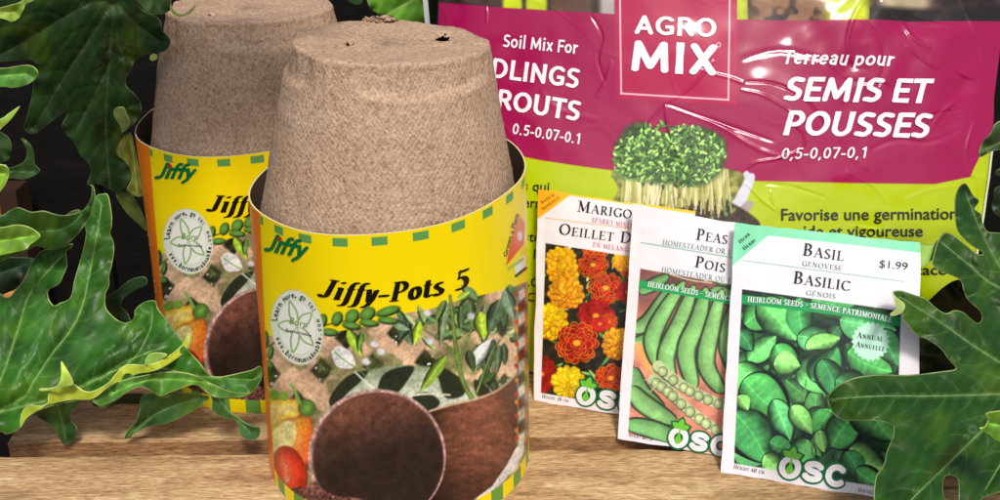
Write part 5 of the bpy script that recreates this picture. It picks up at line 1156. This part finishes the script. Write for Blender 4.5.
    # boundary edges -> side walls
    e = np.concatenate([T[:, [0, 1]], T[:, [1, 2]], T[:, [2, 0]]]); es = set(map(tuple, e)); bd = np.array([x for x in es if (x[1], x[0]) not in es])
    # the pixel frame is y-down: faces come out facing away, so flip
    F1 = T[:, ::-1]; F2 = T + n; side = np.stack([bd[:, 0], bd[:, 1], bd[:, 1] + n, bd[:, 0] + n], -1)
    org = V.mean(0) if parent is None else np.array(parent.location)
    return np_mesh(name, np.concatenate([V, Vb]), [F1, F2, side], mat or LEAF, parent, np.clip(np.concatenate([c, c]), 0, 255), origin=org)
def sub(leaf, *a, **k):
    o = make_leaf(leaf.parent, *a, **k); o.parent = leaf; return o

left = empty('philodendron_plant', (-.30, .50, 0))
tag(left, 'dark lobed philodendron with wavy pale-edged leaves, overhanging the boards at left', 'plant', 'leafy plants')
# large dark leaf, upper left
YA = lambda u, v: .545 + .00012 * (v - 90) - .00015 * (u - 90)
A = make_leaf(left, [(-40, -40), (138, -40), (138, 0), (144, 11), (154, 15.6), (161, 22), (162, 30), (169, 38), (170, 44), (164, 51.6), (152, 53), (142, 56), (135, 61), (131, 70), (125.5, 80), (127, 87), (134, 94), (140, 102), (141, 113), (134, 124), (125, 131),
    (121, 137), (117, 146.5), (118, 155), (127, 163), (131, 173), (129, 182), (124, 188), (116, 192), (103, 185.5), (95, 184), (87, 185), (91, 171), (87, 162), (81, 156), (73.5, 142), (65, 133), (61.5, 126), (66, 117), (68, 113), (63, 113), (46, 126), (34, 134), (24, 129), (27, 116), (32, 95), (34, 80), (36, 66), (28, 60), (0, 62), (-40, 60)],
    YA, [[(118, -20), (112, 30), (108, 80), (106, 130), (110, 186)], [(118, 0), (90, 4), (50, 26), (0, 56)], [(112, 4), (84, 48), (60, 84), (36, 126)], [(118, 6), (136, 24), (160, 42)], [(112, 60), (92, 100), (76, 132)], [(116, 30), (124, 60), (128, 84)]], (36, 60, 26), (112, 132, 90), ruf=.0035, seed=3, spots=26, branch=26, vcol=(74, 90, 52))
sub(A, [(114, 116), (114, 110), (119, 107), (124, 108), (127, 115), (130, 122), (127, 129), (122, 133), (121, 127), (117, 121)], lambda u, v: .529 + 0 * u, (), (96, 108, 54), (170, 184, 120), FOLD, ruf=.001, seed=4, step=2.4, name='leaf_fold')
sub(A, [(122, 137), (127, 134), (131, 134), (135, 150), (138, 166), (141, 185), (144, 193), (139, 197), (132, 194), (127, 189), (131, 180), (131, 170), (126, 162), (118, 155), (117, 146)], lambda u, v: .5480 + 0 * u, [[(130, 136), (134, 160), (137, 192)]], (104, 112, 40), (176, 186, 120), FOLD, ruf=.001, seed=5, step=2.6, name='leaf_fold')
sub(A, [(150, 56), (153, 54), (157, 55), (157, 59), (153, 61), (150, 60)], lambda u, v: .525 + 0 * u, (), (150, 172, 76), (200, 212, 140), FOLD, ruf=.0, seed=6, step=1.6, name='leaf_fold')
sub(A, [(116, 192), (123, 187), (128, 190), (133, 196), (142, 213), (147, 231), (138, 224), (126, 212), (118, 200)], lambda u, v: .556 + 0 * u, (), (78, 92, 40), (150, 164, 100), FOLD, ruf=.002, seed=7, step=2.6, name='leaf_fold')
# leaf that reaches in from the top over the rear pot
Bv = make_leaf(left, [(134, -30), (176, -30), (171, 0), (171.6, 8), (166, 13), (154, 14.5), (146, 11), (141, 5), (136, -6)], lambda u, v: .505 + 0 * u, [[(150, -20), (160, 12)]], (64, 96, 58), (176, 196, 122), seed=8, ruf=.003, lam=30, step=2.6)
sub(Bv, [(171, 4), (173, 10), (178, 14), (184, 14), (190, 10), (195.5, 4.5), (193, 10.5), (187, 15), (180, 16.5), (173, 14), (170, 8)], lambda u, v: .500 + 0 * u, (), (164, 190, 80), (214, 226, 150), FOLD, ruf=0, seed=9, step=1.8, name='leaf_fold')
# lobes entering from the left edge, the light on them put into bright colours
make_leaf(left, [(-40, -10), (-10, 8), (0, 7.5), (10, 5), (20, 2), (26, -4), (36, -12), (34, 0), (26, 4), (23, 10), (19, 18), (11, 22), (3, 19), (-40, 10)], lambda u, v: .46 + 0 * u, [[(-30, 4), (0, 12), (16, 12)]], (150, 184, 62), (226, 236, 170), ruf=.002, lam=26, seed=10, step=2.4, vcol=(206, 222, 130))
make_leaf(left, [(-40, 64), (0, 68), (14, 66.5), (27, 65), (35, 68), (38, 74), (33, 81), (25, 85.5), (12, 88), (0, 87), (-40, 90)], lambda u, v: .465 + 0 * u, [[(-30, 78), (30, 74)]], (74, 122, 46), (188, 208, 120), ruf=.002, lam=40, seed=11, step=2.8)
make_leaf(left, [(-30, 128), (0, 119), (9, 113), (19.5, 106.5), (12, 118), (4, 126), (-6, 134), (-30, 144)], lambda u, v: .455 + 0 * u, (), (150, 190, 70), (230, 240, 180), ruf=.001, seed=12, step=2.0)
make_leaf(left, [(-30, 160), (0, 164.5), (6, 166), (9, 172), (7.5, 179), (3, 188), (-6, 196), (-30, 200)], lambda u, v: .45 + 0 * u, [[(-20, 176), (6, 174)]], (128, 172, 50), (222, 234, 150), ruf=.002, seed=13, step=2.4)
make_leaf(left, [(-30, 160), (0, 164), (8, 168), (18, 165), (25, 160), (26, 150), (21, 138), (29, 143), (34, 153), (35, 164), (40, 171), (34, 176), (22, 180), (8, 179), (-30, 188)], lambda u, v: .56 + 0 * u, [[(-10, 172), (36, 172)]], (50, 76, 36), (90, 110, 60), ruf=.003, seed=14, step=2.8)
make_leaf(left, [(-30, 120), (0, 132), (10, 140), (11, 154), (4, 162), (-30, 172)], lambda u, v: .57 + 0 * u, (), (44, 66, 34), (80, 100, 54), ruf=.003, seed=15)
# ribbon lobe and the bright lobe in front of it
make_leaf(left, [(-30, 222), (0, 216), (9, 211), (18, 207.6), (31, 212), (43, 211), (54, 214), (65, 215.5), (81.5, 211), (90, 200), (91.5, 187), (89, 185), (93, 186), (95, 194), (93.5, 204), (90, 216), (84, 225.6), (77, 235), (69.5, 242), (60, 247), (53, 248), (44, 248), (36, 246), (24, 252), (0, 262), (-30, 276)],
    lambda u, v: .488 - .0001 * (u - 40), [[(-20, 240), (30, 232), (66, 228), (88, 206)]], (42, 76, 26), (180, 198, 124), ruf=.0035, lam=44, seed=16, spots=6)
make_leaf(left, [(64, 217), (72, 211), (79, 210), (80, 213), (72, 216)], lambda u, v: .492 + 0 * u, (), (84, 112, 60), (170, 190, 120), ruf=0, seed=17, step=2)
make_leaf(left, [(-30, 226), (0, 227.5), (14, 225), (25, 226), (34, 230), (40, 236), (36, 241), (30, 245), (26, 249.5), (12, 253), (0, 255.5), (-30, 262)], lambda u, v: .462 + 0 * u, [[(-20, 244), (34, 236)]], (112, 156, 50), (214, 226, 140), ruf=.002, lam=40, seed=18, step=2.6)
# the big leaf in front
YK = lambda u, v: .452 + .00028 * (430 - v) + .00002 * (u - 100)
K = make_leaf(left, [(-50, 300), (-20, 292), (0, 294), (4, 297), (10, 296.5), (17, 288), (23, 281), (31, 264), (38, 254), (46, 249), (56, 249), (72, 243.6), (71, 248), (66, 252), (67, 266), (63, 276), (59, 284), (50, 289), (47.5, 293), (49, 300), (54, 306), (60, 303), (66, 301), (71, 296), (74, 282), (77, 271), (83, 250), (86, 234), (85, 223), (92, 204), (96, 196), (102, 194), (108, 195.6),
    (111.5, 214), (111.5, 226), (110, 234), (113, 241), (114, 250), (112, 264), (109, 276), (109, 286), (105.5, 294), (105.5, 307), (111, 315), (117, 320), (124, 323), (131, 321), (134, 317), (135.6, 309), (145, 302), (155, 301), (158, 309), (167.6, 321.6), (179, 337.6), (188, 350), (199.6, 363), (208, 374), (220, 377), (240, 373), (252, 370), (260, 366), (262, 372), (261, 380), (256, 388), (251, 393), (240, 398), (228, 399),
    (214, 398), (205, 392), (196, 385), (184, 387), (174, 392), (167, 397), (160, 397), (152, 392), (142, 387), (134, 389), (126, 393), (119, 399), (113, 402), (106, 407), (99, 407), (92, 400), (60, 404), (36, 412), (27, 420), (20, 428), (12, 433), (5, 434), (0, 432), (-20, 436), (-50, 440)],
    YK, [[(-20, 420), (22, 398), (34, 381), (52, 354), (72, 328), (84, 300), (96, 240), (102, 204)], [(-20, 410), (0, 381), (17, 333), (31, 292), (62, 256)], [(0, 412), (60, 396), (96, 380), (132, 360), (150, 330), (152, 308)], [(60, 396), (110, 372), (150, 366), (200, 376), (254, 380)], [(100, 380), (124, 362), (168, 346)]],
    (44, 92, 24), (196, 214, 140), branch=22, ruf=.0042, lam=44, seed=19, step=3.4, spots=16, vcol=(122, 160, 86), edge=(74, 118, 32))
sub(K, [(20, 428), (21.6, 413), (29, 405.6), (41, 406), (48, 402), (48, 396), (53, 389), (62, 384), (72, 383.5), (84, 391), (93.5, 391), (108, 383), (114, 376), (124, 366), (132, 364.5), (145, 365), (160, 361), (174, 352), (184, 342), (188, 333), (189.5, 341), (186, 350), (179, 357), (164, 367), (150, 372), (138, 374), (126, 379), (110, 386), (92, 399), (72, 400), (50, 404.6), (36, 411.6), (26, 419)],
    lambda u, v: YK(u, v) - .0075 + .004 * np.sin(u / 9.0), (), (168, 186, 50), (232, 240, 168), FOLD, ruf=.0018, lam=30, seed=20, step=2.4, name='leaf_fold', var=.25)
sub(K, [(61, 361.5), (67, 370), (72, 379), (72.5, 385), (62, 387), (56, 390), (40, 391), (40, 388.5), (50, 388), (57.6, 385), (61, 375)], lambda u, v: YK(u, v) - .0125, (), (150, 178, 60), (226, 238, 164), FOLD, ruf=.001, lam=20, seed=21, step=2.2, name='leaf_fold')
sub(K, [(145, 365), (146, 358), (151, 353.5), (160, 353), (167, 355), (160, 360), (152, 364)], lambda u, v: YK(u, v) - .011, (), (120, 158, 56), (206, 222, 130), FOLD, ruf=0, seed=22, step=2, name='leaf_fold')
sub(K, [(110, 386), (124, 380), (142, 376), (166, 372), (190, 374), (212, 384), (232, 392), (251, 393), (240, 397), (214, 397), (196, 385), (174, 391), (160, 396), (142, 387), (126, 393), (113, 401), (101, 406), (93, 399)], lambda u, v: YK(u, v) - .0060 + .003 * np.sin(u / 8.0), [[(110, 394), (150, 380), (200, 382), (240, 392)]], (76, 122, 44), (206, 222, 140), ruf=.002, lam=32, seed=23, step=2.6, name='leaf_fold')
# lobes hanging over the boards, and dim ones behind
make_leaf(left, [(40, 400), (36, 414), (48, 423.6), (55, 430), (61, 441), (67, 445), (74, 439), (77, 428), (71, 420), (71, 412), (79, 404), (78, 396)], lambda u, v: .470 + 0 * u, [[(58, 402), (66, 440)]], (44, 74, 36), (130, 150, 90), seed=24, ruf=.003)
make_leaf(left, [(124, 438.4), (128, 430), (135.6, 421), (140, 408), (143, 396), (170, 392), (206, 396), (206, 402), (190, 413), (176, 420), (164, 424), (148, 427), (141, 430), (134, 434), (129, 438)], lambda u, v: .468 + 0 * u, [[(128, 436), (160, 412), (200, 398)]], (48, 82, 38), (150, 172, 100), seed=25, ruf=.003)
make_leaf(left, [(210, 392), (212, 400), (212, 410), (220, 416), (228, 419), (234, 419), (238, 425), (241, 436), (251, 440), (259, 437), (260, 428), (252, 426), (244, 422), (236, 416), (228, 410), (224, 400), (224, 392)], lambda u, v: .462 + 0 * u, [[(217, 396), (230, 412), (250, 432)]], (50, 90, 42), (150, 180, 110), seed=26, ruf=.002, step=2.6)
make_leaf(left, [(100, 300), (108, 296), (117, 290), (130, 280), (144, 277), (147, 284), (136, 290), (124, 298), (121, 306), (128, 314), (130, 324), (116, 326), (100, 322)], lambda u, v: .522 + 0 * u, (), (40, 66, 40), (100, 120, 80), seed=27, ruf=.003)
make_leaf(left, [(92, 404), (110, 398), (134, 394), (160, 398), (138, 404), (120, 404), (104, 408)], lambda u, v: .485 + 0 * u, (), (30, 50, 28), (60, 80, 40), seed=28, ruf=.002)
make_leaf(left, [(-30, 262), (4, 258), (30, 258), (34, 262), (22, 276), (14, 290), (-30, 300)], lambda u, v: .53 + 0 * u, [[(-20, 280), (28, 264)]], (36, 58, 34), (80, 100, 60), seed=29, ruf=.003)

# unseen leaves added above the picture to shade the rear pot
make_leaf(left, [(40, -340), (200, -370), (330, -330), (350, -250), (300, -205), (322, -140), (240, -135), (250, -50), (170, -85), (110, -40), (96, -130), (30, -170)], lambda u, v: .42 + 0 * u, [[(60, -330), (200, -220), (240, -70)]], (54, 92, 40), ruf=.003, lam=120, seed=51, step=12)
make_leaf(left, [(-160, -560), (-20, -520), (60, -420), (20, -340), (100, -260), (30, -200), (60, -120), (-40, -190), (-120, -120), (-130, -260), (-220, -340)], lambda u, v: .50 + .0001 * (v + 400), [[(-140, -540), (-40, -360), (30, -180)]], (54, 92, 40), ruf=.004, lam=160, seed=52, step=16)

right = empty('philodendron_plant', (.27, .46, 0))
tag(right, 'glossy dark lobed leaf with water spots, in front of the basil packet at right', 'plant', 'leafy plants')
YR = lambda u, v: .372 + .00042 * (500 - v) + .00018 * (u - 900)
R_ = make_leaf(right, [(874, 540), (874, 500), (876, 478), (881, 470), (885, 462), (887, 452), (892, 440), (894, 432), (892, 425), (880, 421), (862, 420.5), (844, 420), (833, 413), (828, 398), (838, 386), (856, 378), (880, 375), (900, 375.5), (916, 375), (940, 372), (956, 369), (949, 360), (940, 348), (926, 339), (918, 336), (904, 320), (903, 312), (904, 305), (898, 299), (893, 293), (897, 291), (904, 291.6), (917, 296), (926, 299),
    (936, 308), (946, 313.6), (955, 310.5), (963.5, 312.5), (970, 318), (978, 323.5), (982, 319), (980, 311), (968, 300), (963.5, 290), (962, 283), (957, 278), (948, 274), (937, 269.5), (932.7, 264), (934, 255), (938, 242), (945, 233), (953, 235.4), (966, 245), (977, 254), (983, 254.5), (981, 251), (974, 247.5), (965, 240), (957, 229), (955, 214), (955, 200), (959, 188), (965, 183.6), (969, 188), (973, 195), (979, 201), (975, 209), (981, 214), (983, 224), (988, 231.7), (1000, 233), (1030, 236), (1080, 280), (1090, 400), (1060, 470),
    (1000, 492), (988, 496), (980, 503), (970, 540), (960, 520), (959, 490), (958, 479), (950, 475), (944, 478), (943, 490), (946, 512), (940, 540)],
    YR, [[(1040, 390), (1000, 394), (930, 396), (880, 396), (832, 399)], [(1040, 300), (996, 286), (968, 264), (941, 242)], [(1040, 400), (1000, 416), (952, 460), (906, 505)], [(1030, 380), (980, 350), (940, 322), (900, 297)], [(1040, 330), (1008, 280), (985, 240), (965, 192)], [(1040, 410), (1010, 450), (985, 490)]],
    (30, 66, 14), (176, 192, 126), branch=24, ruf=.0030, var=.2, lam=46, seed=31, step=3.4, spots=60, vcol=(112, 140, 84), edge=(56, 92, 26))
sub(R_, [(890, 314.7), (894, 316), (901, 313.5), (905, 308), (904, 303), (898, 299), (893, 294), (895, 302), (896, 309)], lambda u, v: YR(u, v) - .004, (), (156, 178, 96), (214, 222, 160), FOLD, ruf=0, seed=32, step=1.8, name='leaf_fold')
sub(R_, [(919.5, 245), (926, 246), (933, 245), (938, 241), (937, 250), (934, 258), (928, 263), (922, 267), (917, 266), (914, 260), (914, 254), (916, 248)], lambda u, v: YR(u, v) + .004, (), (126, 160, 74), (204, 216, 150), FOLD, ruf=.001, seed=33, step=2, name='leaf_fold')
make_leaf(right, [(980, 428), (985, 427), (988, 420), (986, 414), (1000, 411), (1030, 408), (1040, 450), (1000, 442), (988, 434), (982, 431)], lambda u, v: .372 + 0 * u, [[(1030, 430), (990, 424)]], (96, 146, 44), (206, 222, 120), seed=34, ruf=.002, step=2.4)
make_leaf(right, [(1040, 110), (1000, 121), (991, 133), (983, 142), (979, 154), (981, 157), (987, 154), (1000, 150), (1040, 150)], lambda u, v: .49 + 0 * u, [[(1030, 128), (984, 150)]], (54, 80, 46), (176, 190, 140), seed=35, ruf=.003)
make_leaf(right, [(1040, 162), (1004, 168), (996, 172), (1001, 176), (1040, 182)], lambda u, v: .52 + 0 * u, (), (46, 70, 40), (150, 170, 120), seed=36, ruf=.002)
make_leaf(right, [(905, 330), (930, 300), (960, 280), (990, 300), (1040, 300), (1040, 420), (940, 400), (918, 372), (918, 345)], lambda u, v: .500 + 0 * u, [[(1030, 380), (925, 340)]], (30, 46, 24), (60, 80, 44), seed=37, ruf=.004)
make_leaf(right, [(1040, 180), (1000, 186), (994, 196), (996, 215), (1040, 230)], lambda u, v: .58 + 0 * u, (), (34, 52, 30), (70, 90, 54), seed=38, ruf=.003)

mid_ = empty('philodendron_plant', (-.07, .74, 0))
tag(mid_, 'bright green leaf behind the front pot, between the pots and the bag', 'plant', 'leafy plants')
make_leaf(mid_, [(350, -50), (362, -20), (367, 0), (369, 6), (372, 11), (378, 14), (376, 24), (384, 40), (424, 40), (428, 10), (424, -10), (420, -50)], lambda u, v: .72 + 0 * u, [[(436, -18), (412, 0), (388, 14), (376, 30)]], (96, 150, 46), (190, 212, 130), seed=41, ruf=.004, step=2.8, vcol=(176, 206, 120))
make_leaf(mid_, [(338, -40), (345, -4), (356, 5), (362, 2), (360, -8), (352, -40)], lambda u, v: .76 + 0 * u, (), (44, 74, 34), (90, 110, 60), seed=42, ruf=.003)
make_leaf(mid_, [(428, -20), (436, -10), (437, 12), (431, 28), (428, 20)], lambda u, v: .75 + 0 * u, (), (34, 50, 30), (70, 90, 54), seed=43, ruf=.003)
# white plant label standing between pot and bag
Pt = at(np.array([421.5, 426.5, 431.5, 426.5]), np.array([-14., -14., 40., 40.]), np.array([.69, .69, .69, .69]))
top = (Pt[0] + Pt[1]) / 2; bot = (Pt[2] + Pt[3]) / 2; dr = (top - bot); dr = dr / np.linalg.norm(dr); foot = bot - dr * (bot[2] / dr[2] * .999)
tg = empty('plant_label', tuple(foot)); bm = bmesh.new()
w = np.linalg.norm(Pt[1] - Pt[0]) / 2; tp = top + dr * .02
vs = [bm.verts.new(tuple(p - foot)) for y in (0, .0012) for p in (foot + [-w * .4, y, 0], foot + [w * .4, y, 0], foot + dr * .03 + [w, y, 0], tp + [w, y, 0], tp + [-w, y, 0], foot + dr * .03 + [-w, y, 0])]
bm.faces.new(vs[:6]); bm.faces.new(vs[:5:-1])
for i in range(6): bm.faces.new((vs[(i + 1) % 6], vs[i], vs[i + 6], vs[(i + 1) % 6 + 6]))
bmesh.ops.recalc_face_normals(bm, faces=bm.faces[:])
bm_obj('stake', bm, flat_mat('white_plastic', (226, 226, 232), .35), tg, False); tag(tg, 'slim white plastic plant label standing between the front pot and the bag', 'plant label')
